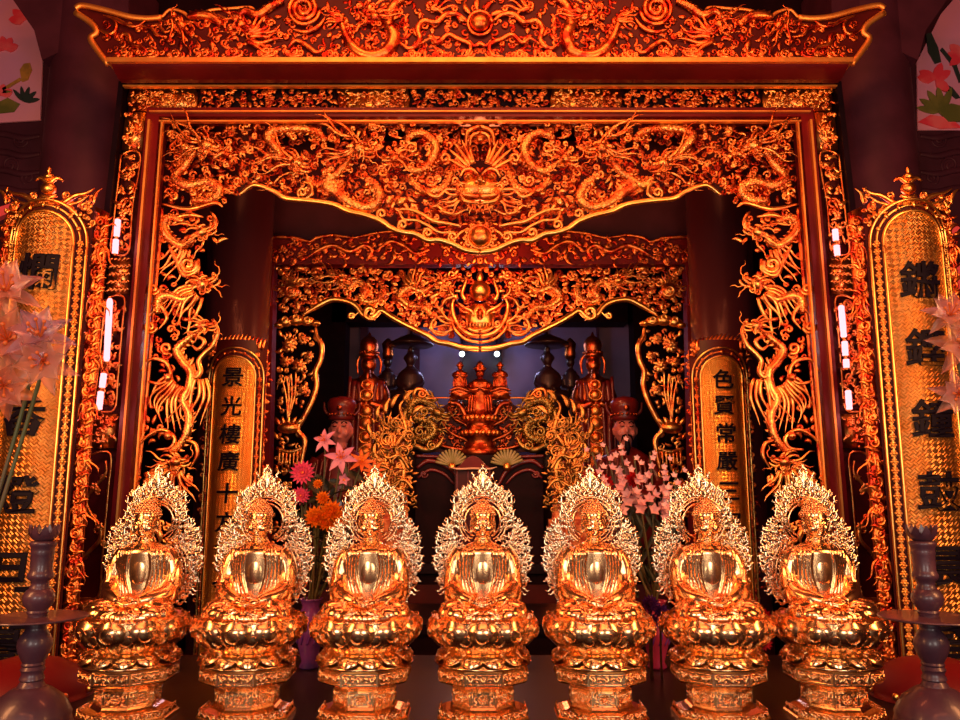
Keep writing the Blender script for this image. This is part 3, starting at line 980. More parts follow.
c = Carve(YC - .005, (1,), 22)
c.blob(480, 24, 10, 10, 0, 8, 3, 20, 14)
c.stroke([(480 + 12 * cos(R(a)), 24 + 12 * sin(R(a))) for a in range(0, 361, 30)], 2.2, off=2, n=40)
for a in range(-170, 0, 34):
    c.leaf(480 + 13 * cos(R(a)), 24 + 13 * sin(R(a)), a, 15, 4, .4, 2)
c.stroke([(468, 40), (474, 47), (480, 44), (486, 47), (492, 40)], 2.6, [.4, 1, 1, 1, .4], 2)
c.curl(470, 54, 5, 1.3, 0, 2.2, 1, 2); c.curl(490, 54, 5, 1.3, pi, 2.2, -1, 2)
put(c, 'flaming_pearl', M['gold_red'], cr)
for mi in (1, -1):
    c = Carve(YC - .002, (mi,), 29)
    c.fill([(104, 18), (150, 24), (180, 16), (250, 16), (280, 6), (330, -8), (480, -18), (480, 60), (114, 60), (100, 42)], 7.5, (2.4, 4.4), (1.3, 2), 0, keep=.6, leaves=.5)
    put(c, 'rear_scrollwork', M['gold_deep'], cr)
    c = Carve(YC - .005, (mi,), 23)
    c.head(182, 27, 13, 55, -1, 3, 5, 1.8)
    c.body([(188, 18), (200, 16), (212, 18), (222, 26)], 6.5, side=-1)
    for x in (124, 150, 176, 205, 234):
        c.cloud(x, 53 + (x % 3), 4.2, 2.4, 1, 2)
    c.stroke([(99, 30), (107, 34), (114, 34), (117, 26), (113, 20)], 3, [.3, 1, 1, .4], 2)
    c.stroke([(121, 40), (124, 35), (130, 37), (132, 45), (142, 48), (147, 54), (138, 57)], 3.2, [.5, 1, 1, 1, .4], 2)
    c.stroke([(140, 27), (152, 29), (158, 36), (168, 38)], 2.6, [.3, 1, 1, .3], 2)
    c.stroke([(104, 16), (116, 20), (128, 26), (138, 27), (146, 22)], 2.8, [.3, 1, 1, .3], 2)
    c.stroke([(146, 30), (158, 26), (166, 33), (174, 30)], 2.2, [.2, 1, 1, .4], 2)
    c.fill([(112, 18), (168, 24), (200, 26), (200, 58), (118, 60), (100, 40)], 10.5, (2.4, 4.2), (1.5, 2.4), 0, keep=.55)
    put(c, 'crest_dragon', M['gold_red'], cr)
    c = Carve(YC - .005, (mi,), 24)
    c.head(242, 26, 13, 20, 1, 3, 5, 1.7)
    c.fan(250, 38, 8, -40, 30, 30, 3, .08, 2, -.2, 12)
    c.body([(236, 20), (246, 12), (258, 16), (270, 8), (284, 2)], 6, side=-1)
    c.fill([(200, 20), (270, 12), (290, 20), (290, 58), (205, 58)], 9, (2.4, 4.4), (1.5, 2.5), 0, keep=.6)
    for x in (266, 294):
        c.cloud(x, 52, 4.5, 2.4, -1, 2)
    c.curl(304, 10, 17, 2.6, 0, 3.4, 1, 3)
    c.stroke([(292, 30), (306, 33), (318, 28), (326, 18)], 3, [.3, 1, 1, .3], 2)
    c.stroke([(288, 50), (296, 42), (306, 46), (318, 54), (326, 48)], 3.2, [.4, 1, 1, .4], 3)
    put(c, 'crest_phoenix', M['gold_red'], cr)
    c = Carve(YC - .005, (mi,), 25)
    c.body([(342, 24), (348, 40), (358, 52), (373, 57), (388, 51), (394, 36), (388, 22), (394, 6), (408, -4)], 8.5, side=-1)
    c.head(376, 20, 14, 20, -1, 4, 6, 2.0)
    c.claw(372, 40, 8, 200, 1, 3); c.claw(352, 28, 8, 160, 1, 3)
    c.stroke([(400, 44), (410, 50), (420, 42), (418, 30), (424, 22), (436, 24), (446, 16), (458, 16), (466, 22)], 4, [.3, 1, 1, 1, 1, .5], 3)
    c.stroke([(420, 46), (430, 40), (438, 44), (448, 36), (458, 40), (470, 46), (468, 56), (456, 58)], 3, [.3, 1, 1, 1, .4], 3)
    for x in (330, 358, 412, 440):
        c.cloud(x, 55, 4.0, 2.3, 1, 2)
    c.fan(344, 20, 6, 150, 210, 22, 2.4, .12, 2)
    c.fan(430, 10, 5, -60, 20, 26, 2.4, .12, 2)
    c.fill([(325, -4), (466, -8), (466, 58), (325, 58)], 8.6, (2.4, 4.4), (1.5, 2.4), 0, keep=.6)
    put(c, 'crest_dragon', M['gold_red'], cr)
Carve.wk = 1.15
# ------------------------------------------------------------------ woven gilding for the couplet boards
def woven(name, s, c1, c2, strength=.5):
    m = mat(name, c1, .32, 1, c2, 20)
    nt = m.node_tree
    b = nt.nodes['Principled BSDF']
    tc = nt.nodes['Texture Coordinate']
    mp = nt.nodes.new('ShaderNodeMapping')
    mp.inputs['Rotation'].default_value = (0, R(45), 0)
    nt.links.new(tc.outputs['Object'], mp.inputs['Vector'])
    ch = nt.nodes.new('ShaderNodeTexChecker')
    ch.inputs['Scale'].default_value = s
    wa = nt.nodes.new('ShaderNodeTexWave'); wa.bands_direction = 'X'; wa.inputs['Scale'].default_value = s * .5
    wb = nt.nodes.new('ShaderNodeTexWave'); wb.bands_direction = 'Z'; wb.inputs['Scale'].default_value = s * .5
    # flatten the y axis so that the pattern only runs over the face
    fl = nt.nodes.new('ShaderNodeVectorMath'); fl.operation = 'MULTIPLY'
    fl.inputs[1].default_value = (1, 0, 1)
    ad = nt.nodes.new('ShaderNodeVectorMath'); ad.operation = 'ADD'
    ad.inputs[1].default_value = (0, .01, 0)
    nt.links.new(mp.outputs[0], fl.inputs[0])
    nt.links.new(fl.outputs[0], ad.inputs[0])
    for n in (ch, wa, wb):
        nt.links.new(ad.outputs[0], n.inputs['Vector'])
    mx = nt.nodes.new('ShaderNodeMix')
    mx.data_type = 'FLOAT'
    nt.links.new(ch.outputs['Fac'], mx.inputs[0])
    nt.links.new(wa.outputs['Fac'], mx.inputs[2])
    nt.links.new(wb.outputs['Fac'], mx.inputs[3])
    bp = nt.nodes.new('ShaderNodeBump')
    bp.inputs['Strength'].default_value = strength
    bp.inputs['Distance'].default_value = .006
    nt.links.new(mx.outputs[0], bp.inputs['Height'])
    nt.links.new(bp.outputs['Normal'], b.inputs['Normal'])
    return m


M['weave'] = woven('woven_gold_leaf', 55, (1.0, .56, .16), (1.0, .46, .1), .8)
M['weave_small'] = woven('fine_woven_gold_leaf', 70, (1.0, .5, .1), (1.0, .42, .07), .5)


def glyph(ch, size, bold=.0):
    cu = bpy.data.curves.new('glyph', 'FONT')
    cu.body = ch
    cu.size = 1
    cu.offset = bold
    cu.align_x = 'CENTER'
    cu.extrude = .03
    cu.bevel_depth = .006
    cu.bevel_resolution = 1
    cu.resolution_u = 4
    o = bpy.data.objects.new('glyph', cu)
    C.objects.link(o)
    dg = bpy.context.evaluated_depsgraph_get()
    me = bpy.data.meshes.new_from_object(o.evaluated_get(dg))
    vs = [v.co.copy() for v in me.vertices]
    fs = [tuple(p.vertices) for p in me.polygons]
    bpy.data.objects.remove(o); bpy.data.curves.remove(cu); bpy.data.meshes.remove(me)
    if not vs:
        return [], []
    x0, x1 = min(v.x for v in vs), max(v.x for v in vs)
    y0, y1 = min(v.y for v in vs), max(v.y for v in vs)
    k = size / max(x1 - x0, y1 - y0)
    return [((v.x - (x0 + x1) / 2) * k, (v.y - (y0 + y1) / 2) * k, v.z * k) for v in vs], fs


def couplet(X0, Yc, Rr, half, ztop, zbot, chars, size, label, group, big, sgn, bold):
    root = empty('couplet_board', (X0, Yc, zbot), label, 'couplet board', group)
    L = lambda o: keep(o, root)

    def S(a, z, off=0.0):
        return Vector((X0 + (Rr + off) * sin(a), Yc - (Rr + off) * cos(a), z))
    hp, hb = half * .64, half * .9
    # board
    b = MB()
    n = 28
    rr = []
    for i in range(n + 1):
        a = -half + 2 * half * i / n
        p, q = S(a, 0), S(a, 0, -.025)
        rr.append([(p.x, p.y, zbot), (p.x, p.y, ztop), (q.x, q.y, ztop), (q.x, q.y, zbot)])
    b.rings(rr)
    L(b.build('board', M['red_dark'], auto=40))
    # woven panel with a round head
    zt = ztop - (.03 if big else .1)
    r = Rr * hp

    def panel(u, v):
        a = -hp + 2 * hp * u
        zz = zt - r + math.sqrt(max(0, r * r - (Rr * a) ** 2))
        return S(a, zbot + (zz - zbot) * v, .006)
    b = MB(); b.grid(panel, 30, 2)
    L(b.build('woven_panel', M['weave'] if big else M['weave_small']))
    # raised arched beads either side of the rosette border
    b = MB()
    for h in (hp, hb):
        r2 = Rr * h
        pts = [S(-h, zbot + .02, .006), S(-h, (zbot + zt) / 2, .006), S(-h, zt - r - .12, .006), S(-h, zt - r - .05, .006)]
        for k in range(13):
            a = -h * cos(pi * k / 12)
            pts.append(S(a, zt - r + (r2 - r) * 0 + math.sqrt(max(0, r2 * r2 - (Rr * a) ** 2)), .006))
        pts += [S(h, zt - r - .05, .006), S(h, zt - r - .12, .006), S(h, (zbot + zt) / 2, .006), S(h, zbot + .02, .006)]
        b.tube(pts, .007 if big else .006, 8, 160)
    L(b.build('gilded_bead', M['gold_border']))
    # rosettes
    b = MB()
    step = .035 if big else .05
    hm = (hp + hb) / 2
    for s in (-1, 1):
        k = 0
        z = zbot + .04
        while z < zt - r:
            c = S(s * hm, z, .008)
            b.ball(c, (.008, .008, .008), nu=8, nv=6)
            for j in range(6):
                q = c + Vector((cos(j * pi / 3) * .011 * cos(s * hm), -sin(s * hm) * -cos(j * pi / 3) * .011, sin(j * pi / 3) * .011))
                b.ball(q, (.0055, .0055, .0055), nu=6, nv=4)
            z += step
    for s in (-1, 1):
        b.tube([S(s * hm, zbot + .03, .004), S(s * hm, (zbot + zt - r) / 2, .004), S(s * hm, zt - r, .004)], .006, 6, 8)
    b.tube([S(hm * sin(k * pi / 16), zt - r + Rr * hm * cos(k * pi / 16), .004) for k in range(-8, 9)], .005, 6, 40)
    for k in range(-3, 4):
        a = hm * sin(k * pi / 8)
        b.ball(S(a, zt - r + Rr * hm * cos(k * pi / 8), .008), (.011, .008, .011), nu=8, nv=6)
    L(b.build('rosette_border', M['gold_border'] if big else M['gold_red']))
    # lettering
    for ch, z, sz in chars:
        vs, fs = glyph(ch, sz, bold)
        if not vs:
            continue
        b = MB()
        b.add([S((x + .06 * y) / Rr, z + y, .01 + max(0, w) + w * .5) for x, y, w in vs], fs)
        L(b.build('character', M['ink'], smooth=False))
    return root, S


Yb = 3.55
X_L = at(61, 200, 3.45).x
X_R = at(896, 200, 3.45).x
zT, zB = at(480, 206, 3.34).z, 0.0
zrow = lambda ys, Y: [at(480, y, Y).z for y in ys]
for sgn, X0, txt, ys, lab in ((-1, X_L, '爛燦香燈旦暮', (272, 343, 417, 495, 572, 642), 'tall golden couplet board left of the great archway, behind the pale blossoms'),
                              (1, X_R, '鏘鏗鐘鼓晨昏', (280, 347, 418, 491, 566, 638), 'tall golden couplet board right of the great archway, drum character fourth from its top')):
    zs = zrow(ys, 3.32)
    root, S = couplet(X0, Yb, .2305, R(50), zT, zB, [(t, z, .165) for t, z in zip(txt, zs)], .165, lab, 'large couplet boards', True, sgn, .013)
    # crown: vase finial with scrolls; openwork wings down both sides
    dx = (480 + (X0 / .5375 / 3.34) * 0)
    pc = (X0 / pxm(190, 3.36) + 480)
    c = Carve(3.36, (1,), 31)
    c.loc(pc, 0, 1, 0, 1)
    def V(x, y): return (x, y)
    c.blob(0, 178, 5, 4, 0, 5, 3); c.blob(0, 171.5, 2, 4, 0, 2, 3)
    c.stroke([(-14, 182), (-8, 179), (0, 184), (8, 179), (14, 182)], 4, [.4, 1, 1, 1, .4], 3)
    c.blob(0, 190, 7.5, 6.5, 0, 6, 4, 16, 10)
    c.stroke([(-8, 197), (0, 199), (8, 197)], 4, [.8, 1, .8], 4)
    c.blob(0, 208, 12, 9, 0, 6, 3, 20, 10)
    for k in range(4):
        c.stroke([(-11 + k * 2, 204 + k * 2.4), (0, 201 + k * 3.2), (11 - k * 2, 204 + k * 2.4)], 1.6, [.5, 1, .5], 8)
    for s in (-1, 1):
        c.stroke([(s * 8, 206), (s * 16, 202), (s * 26, 196), (s * 36, 194), (s * 45, 189)], 5, [.6, 1, .9, .6, .2], 2)
        c.stroke([(s * 10, 212), (s * 20, 206), (s * 30, 203), (s * 40, 196)], 3.4, [.5, 1, .8, .2], 3)
        c.curl(s * 22, 211, 5, 1.4, 0, 2.6, s, 3); c.curl(s * 35, 208, 5, 1.4, 1, 2.6, -s, 2)
        c.curl(s * 17, 196, 4, 1.3, 2, 2.2, s, 2)
        c.leaf(s * 44, 205, -90, 18, 4, s * .5, 2)
        c.fill([(s * 14, 205), (s * 44, 192), (s * 48, 232), (s * 40, 232), (s * 30, 216)], 6, (2, 3.4), (1.6, 2.4), 2)
    c.unloc()
    keep(c.build('crown_finial', M['gold']), root)
    for s in (-1, 1):
        Yw = 3.43
        c = Carve(Yw, (1,), 33)
        xe = X0 + s * .182
        def px(y, off):
            return 480 + (xe + s * off * .0042) / pxm(y, Yw)
        y = 222
        k = 0
        while y < 700:
            c.curl(px(y, 4), y, 5.5, 1.4, k, 3, 1 if k % 2 else -1, 2)
            c.leaf(px(y + 4, 2), y + 4, 90 - s * 40 if k % 2 else 90, 17, 4.5, .5 * s, 2)
            c.leaf(px(y + 10, 5), y + 10, -90 + s * 30, 12, 4, .6 * s, 3)
            if k % 4 == 2:
                c.fan(px(y, 6), y, 5, 60, 120, 24, 2.4, .12, 2, 0, 8)
            y += 13; k += 1
        c.stroke([(px(yy, 9), yy) for yy in (212, 300, 400, 500, 600, 700)], 2.0, off=0)
        c.plate([(px(206, -4), 206), (px(212, 10), 212), (px(705, 10), 705), (px(705, -4), 705)], -.004, .02)
        c.stroke([(px(yy, 6 + 4 * sin(yy * .12)), yy) for yy in range(215, 701, 8)], 3.0, off=1, n=160)
        c.fill([(px(215, -2), 215), (px(215, 12), 215), (px(700, 10), 700), (px(700, -2), 700)], 6.5, (2, 3.6), (1.5, 2.4), 1, keep=.8, leaves=.5)
        keep(c.build('openwork_wing', M['gold_red']), root)

# small couplet boards on the inner pillars
zT, zB = at(480, 342, 4.7).z, 0.0
for sgn, pxx, txt, ys, lab in ((-1, 239, '景光樓廣十方古今', (377, 406, 434, 461, 493, 522, 552, 585), 'small orange couplet board on the inner pillar behind the second gold Buddha'),
                               (1, 717, '色賢常嚴三宗法界', (379, 405, 433, 461, 491, 521, 552, 585), 'small orange couplet board on the inner pillar behind the sixth gold Buddha')):
    X0 = at(pxx, 370, 4.72).x
    zs = zrow(ys, 4.61)
    root, S = couplet(X0, 4.83, .215, R(52), zT, zB, [(t, z, .115) for t, z in zip(txt, zs)], .115, lab, 'small couplet boards', False, sgn, .009)
    pc = (X0 / pxm(345, 4.66) + 480)
    c = Carve(4.66, (1,), 35)
    c.loc(pc, 0, 1, 0, 1)
    for x in range(-26, 27, 4):
        h = 9 - abs(x) * .12
        c.leaf(x, 350, -90, h * 2, 4, .3 if x % 8 else -.3, 1)
    c.fill([(-27, 344), (27, 344), (27, 362), (16, 356), (0, 352), (-16, 356), (-27, 362)], 5, (1.8, 3), (1.5, 2.2), 1, leaves=.5)
    c.stroke([(-18, 368), (-12, 357), (0, 352), (12, 357), (18, 368)], 2.4, [.6, 1, 1, 1, .6], 2)
    c.unloc()
    keep(c.build('flame_crown', M['gold_red']), root)
    for s in (-1, 1):
        c = Carve(4.71, (1,), 36)
        xe = X0 + s * .155
        px = lambda y, o: 480 + (xe + s * o * .0055) / pxm(y, 4.71)
        c.stroke([(px(yy, 1), yy) for yy in (350, 420, 500, 560, 630)], 3, off=0)
        c.fill([(px(350, -2), 350), (px(350, 6), 350), (px(635, 5), 635), (px(635, -3), 635)], 4.4, (1.6, 2.8), (1.3, 2), 1, leaves=.5)
        keep(c.build('openwork_wing', M['gold_red']), root)
Carve.wk = 1.25
# ------------------------------------------------------------------ inner shrine frame
fi = empty('shrine_archway', (0, YI, 0), 'inner gilded archway with scalloped cloud edge around the dim altar statues', 'archway')
for mi in (1, -1):
    c = Carve(YI, (mi,))
    c.plate([(269, 262), (276, 262), (268, 620), (259, 620)], .06, .05)
    put(c, 'frame_post', M['red'], fi, smooth=False)
c = Carve(YI, (1,))
c.plate([(269, 258), (691, 258), (691, 266), (269, 266)], .06, .05)
put(c, 'frame_rail', M['red'], fi, smooth=False)
o1 = [(258, 262), (260, 247), (268, 238), (293, 238), (302, 240), (310, 242), (317, 238), (333, 235), (345, 237), (355, 238), (372, 234), (388, 232), (420, 230), (450, 226), (480, 222)]
s1 = [(258, 262), (259, 272), (264, 282), (268, 294), (270, 306)]
poly = o1 + [(960 - x, y) for x, y in o1[::-1][1:]] + [(960 - x, y) for x, y in s1[1:]] + [(686, 264), (274, 264)] + s1[:0:-1]
c = Carve(YI - .08, (1,))
c.plate(poly, .0, .03)
put(c, 'crest_board', M['red'], fi, smooth=False)
c = Carve(YI - .085, (1, -1), 50)
c.stroke(o1[:8], 2.8, off=1, n=40)
c.stroke(o1[7:], 2.0, off=1, n=40)
c.stroke(s1, 3.0, off=1, n=24)
c.curl(264, 262, 5, 1.5, 0, 2.4, 1, 1)
c.fill([(262, 250), (272, 241), (340, 241), (400, 236), (480, 230), (480, 262), (272, 262)], 6.0, (2, 4), (1.4, 2.4), 1, keep=.9, leaves=.55)
c.stroke([(308, 258), (320, 250), (334, 246), (350, 252), (364, 246), (372, 250), (368, 260)], 4.2, [.3, 1, 1, 1, 1, .5], 2)
c.stroke([(376, 252), (390, 242), (404, 246), (416, 254), (430, 250)], 4.2, [.3, 1, 1, 1, .4], 2)
put(c, 'crest_relief', M['gold_red'], fi)

c = Carve(YI - .03, (1, -1), 51)
ED = [(303, 316), (311, 311), (318, 307), (327, 302), (335, 300), (348, 302), (357, 307), (364, 316), (373, 318), (381, 311), (390, 316), (400, 322), (418, 331), (428, 336), (437, 342), (448, 344), (460, 347.5), (470, 349), (480, 349.5)]
c.stroke(ED, 4.8, [.5, 1, 1, 1, 1, 1, 1, 1, 1.1], 3, n=90)
c.curl(371, 313, 7.5, 1.1, 1, 4.4, 1, 4); c.curl(352, 317, 3.4, 1.3, 0, 2.6, -1, 4, tail=(362, 309))
for x, y, r in ((297, 321, 7), (286, 323, 6), (308, 322, 6), (280, 326, 4), (316, 324, 4)):
    c.blob(x, y, r * 1.3, r * .8, 0, 5, 3)
for x, y in ((287, 321), (298, 319), (309, 321)):
    c.curl(x, y, 4.5, 1.3, 0, 1.8, 1, 7)
put(c, 'scalloped_border', M['gold_border'], fi)

c = Carve(YI - .03, (1, -1), 52)                                          # mask
c.blob(478, 318, 13, 15, 0, 7, 1)
c.blob(480, 316, 4, 6, 0, 6, 7)
c.stroke([(457, 303), (464, 309), (472, 313), (474, 318)], 2.8, [.3, 1, 1, .6], 7)
c.stroke([(458, 308), (463, 313), (470, 314)], 1.8, [.4, 1, .4], 6)
c.stroke([(455, 298), (452, 308), (456, 322), (464, 332), (472, 336), (480, 337)], 4, [.3, 1, 1, 1, 1, 1], 4)
c.stroke([(450, 316), (455, 330), (466, 340), (480, 343)], 2.6, [.3, 1, 1, 1], 3)
c.stroke([(466, 328), (473, 332), (480, 333)], 2.6, [.5, 1, 1], 7)
for i in range(5):
    c.stroke([(467 + i * 3.1, 324), (467.3 + i * 3.1, 328.5)], 2.2, [1, .4], 7, n=4, sides=6)
c.curl(463, 325, 4, 1.3, 0, 2, 1, 6)
c.stroke([(466, 302), (462, 294), (466, 282), (464, 276)], 3.2, [1, 1, .8, .2], 4)
c.stroke([(458, 300), (450, 292), (452, 284)], 3, [1, .9, .2], 3)
c.stroke([(458, 296), (446, 300), (440, 308), (430, 306)], 3, [1, 1, .8, .2], 3)
c.stroke([(441 + 10 * cos(R(a)), 326 + 9 * sin(R(a))) for a in range(0, 361, 30)], 3, off=2, n=40, ripple=3)
c.fan(452, 326, 4, 170, 215, 24, 2, .1, 2, 0, 8)
put(c, 'monster_mask', M['gold'], fi)
c = Carve(YI - .035, (1,), 53)
c.blob(480, 292, 10.5, 10.5, 0, 9, 4, 20, 14)
c.leaf(480, 283, -90, 12, 6, 0, 3)
put(c, 'carved_pearl', M['gold'], fi)
for mi in (1, -1):
    c = Carve(YI - .03, (mi,), 54)
    c.fan(414, 286, 6, -150, -70, 18, 3, .08, 2, .3, 4)
    c.head(440, 284, 10, 20, 1, 3, 4, 1.6)
    c.body([(432, 286), (422, 292), (410, 288), (400, 296), (410, 306), (424, 308), (432, 316)], 7, side=-1)
    c.leaf(430, 300, -50, 13, 5, .4, 2); c.curl(452, 275, 5, 1.3, 0, 2.4, 1, 2)
    c.fill([(388, 268), (476, 268), (462, 290), (450, 310), (434, 332), (412, 322), (390, 310)], 6.6, (2, 3.8), (1.5, 2.5), 0, keep=.85, leaves=.45)
    put(c, 'dragon', M['gold'], fi)
    c = Carve(YI - .03, (mi,), 55)
    c.head(342, 281, 11, 5, 1, 3, 7, 2.2)
    c.body([(348, 290), (358, 282), (366, 290), (362, 300), (374, 302), (384, 294), (380, 280)], 6.5, side=1)
    c.claw(350, 296, 6, 120, 1, 3)
    c.fan(292, 288, 9, 150, 310, 16, 2.6, .08, 2, 0, 3)
    c.blob(292, 291, 8, 9, 0, 5, 2); c.curl(292, 292, 6, 1.6, 0, 2.6, 1, 6)
    c.curl(302, 284, 5, 1.3, 0, 2.4, -1, 4); c.leaf(296, 300, 60, 12, 4, .4, 2)
    for x in (286, 300, 318):
        c.blob(x, 269, 5, 3, 0, 3, 2)
    c.fill([(277, 268), (388, 268), (390, 308), (372, 306), (350, 298), (335, 296), (305, 312), (277, 314)], 6.6, (2, 3.8), (1.4, 2.4), 0, keep=.8, leaves=.45)
    put(c, 'dragon', M['gold'], fi)
    c = Carve(YI + .02, (mi,), 57)
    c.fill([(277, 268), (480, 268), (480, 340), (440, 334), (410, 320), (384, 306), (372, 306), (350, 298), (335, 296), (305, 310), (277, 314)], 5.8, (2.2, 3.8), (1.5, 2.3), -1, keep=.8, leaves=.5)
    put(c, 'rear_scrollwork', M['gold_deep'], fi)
    # flowering side panel
    c = Carve(YI - .03, (mi,), 56)
    c.stroke([(316, 328), (317, 336), (322, 346), (321, 360), (316, 372), (317, 386), (312, 402), (304, 418), (298, 430), (305, 440), (303, 456), (300, 470)], 4.4, [.5, 1, 1, 1, 1, 1, .6], 2, n=70)
    c.stroke([(322, 340), (316, 340), (315, 334)], 2.6, [1, 1, .4], 2)
    for x, y, k in ((290, 346, 8), (304, 340, 6), (300, 366, 8), (286, 362, 6), (310, 356, 5), (304, 390, 6)):
        for a in range(0, 360, 45):
            c.leaf(x, y, a + 10, k, k * .55, .3, 3)
        c.blob(x, y, k * .35, k * .35, 0, 3, 4)
    c.blob(289, 428, 11, 6, 0, 6, 3)
    for k in range(5):
        c.leaf(281 + k * 4, 425, -130 + k * 20, 9, 4, .2, 4)
    for k in range(4):
        c.stroke([(288, 420), (286 + k * 3, 395), (281 + k * 5, 378 - k * 2), (277 + k * 6, 390)], 1.6, [1, 1, .8, .2], 1)
    for k in range(7):
        c.stroke([(280 + k * 3.6, 450), (279 + k * 3.6, 470)], 2.4, [1, .3], 2, n=4)
    c.stroke([(277, 448), (290, 452), (304, 448)], 3.6, [.6, 1, .6], 2)
    c.fill([(277, 330), (315, 330), (315, 380), (306, 408), (277, 414)], 6.5, (2, 3.4), (1.3, 2.2), 0, keep=.75, leaves=.6)
    c.fill([(277, 434), (300, 434), (302, 480), (272, 560), (268, 560)], 6.5, (2, 3.4), (1.3, 2.2), 0, keep=.75, leaves=.6)
    put(c, 'flower_panel', M['gold'], fi)
Carve.wk = 1.0

for s_ in (-1, 1):
    b = MB()
    x0, x1 = at(480 + s_ * 222, 610, YI).x, at(480 + s_ * 206, 610, YI).x
    b.box(min(x0, x1) - .02, max(x0, x1) + .02, YI - .08, YI + .07, 0, at(480, 618, YI).z)
    put(b, 'post_plinth', M['black_lacquer'], fi, smooth=False)
# ------------------------------------------------------------------ front altar table
YB = 2.2
ZT = at(480, 731, YB - .12).z
tb = empty('altar_table', (0, 2.2, 0), 'long black lacquered altar table carrying the seven gold Buddhas', 'table')
b = MB(); b.box(-1.75, 1.75, 1.62, 2.72, ZT - .05, ZT)
keep(b.build('table_top', M['black_lacquer'], smooth=False), tb)
b = MB(); b.box(-1.68, 1.68, 1.7, 2.66, ZT - .24, ZT - .05)
keep(b.build('apron', M['red'], smooth=False), tb)
for sx in (-1, 1):
    for y in (1.76, 2.6):
        b = MB(); b.lathe([(.05, 0), (.06, .04), (.045, .12), (.055, .4), (.06, ZT - .24)], sx * 1.58, y, 0, 20)
        keep(b.build('leg', M['red']), tb)


def remesh(mb, voxel, smooth=3):
    me = bpy.data.meshes.new('tmp')
    me.from_pydata(mb.v, [], mb.f)
    o = bpy.data.objects.new('tmp', me)
    C.objects.link(o)
    m = o.modifiers.new('r', 'REMESH'); m.mode = 'VOXEL'; m.voxel_size = voxel
    if smooth:
        m2 = o.modifiers.new('s', 'SMOOTH'); m2.factor = .5; m2.iterations = smooth
    dg = bpy.context.evaluated_depsgraph_get()
    out = bpy.data.meshes.new_from_object(o.evaluated_get(dg))
    bpy.data.objects.remove(o); bpy.data.meshes.remove(me)
    out.polygons.foreach_set('use_smooth', [True] * len(out.polygons))
    return out


def mesh_obj(me, name, m, parent):
    me.name = name
    me.materials.clear(); me.materials.append(m)
    o = bpy.data.objects.new(name, me)
    C.objects.link(o)
    o.parent = parent
    return o


U = .00266                                        # metres per picture unit at the statue row


def z_(py):
    return at(480, py, YB).z - ZT


def zf(py, r):
    return at(480, py, YB - r * U).z - ZT


def P(x, py, y):
    return Vector((x * U, y * U, z_(py)))


proto = empty('buddha_statue', (0, 0, 0))
TY = 22                                            # the torso sits towards the back of the throne


def torso_r(py):
    tab = ((538, 7.5), (543, 9.5), (546, 17), (549, 24), (553, 28), (560, 29.5), (570, 28.5), (582, 27), (592, 27.5), (604, 30))
    for (a, ra), (c, rc) in zip(tab, tab[1:]):
        if py <= c:
            return ra + (rc - ra) * max(0, (py - a)) / (c - a)
    return 30


def torso_y(x, py):
    r = torso_r(py)
    d = r * .62 if py > 548 else r * .62 + (548 - py) * .3
    d = min(d, 17)
    return TY - d * math.sqrt(max(0, 1 - min(1, (x / r)) ** 2))


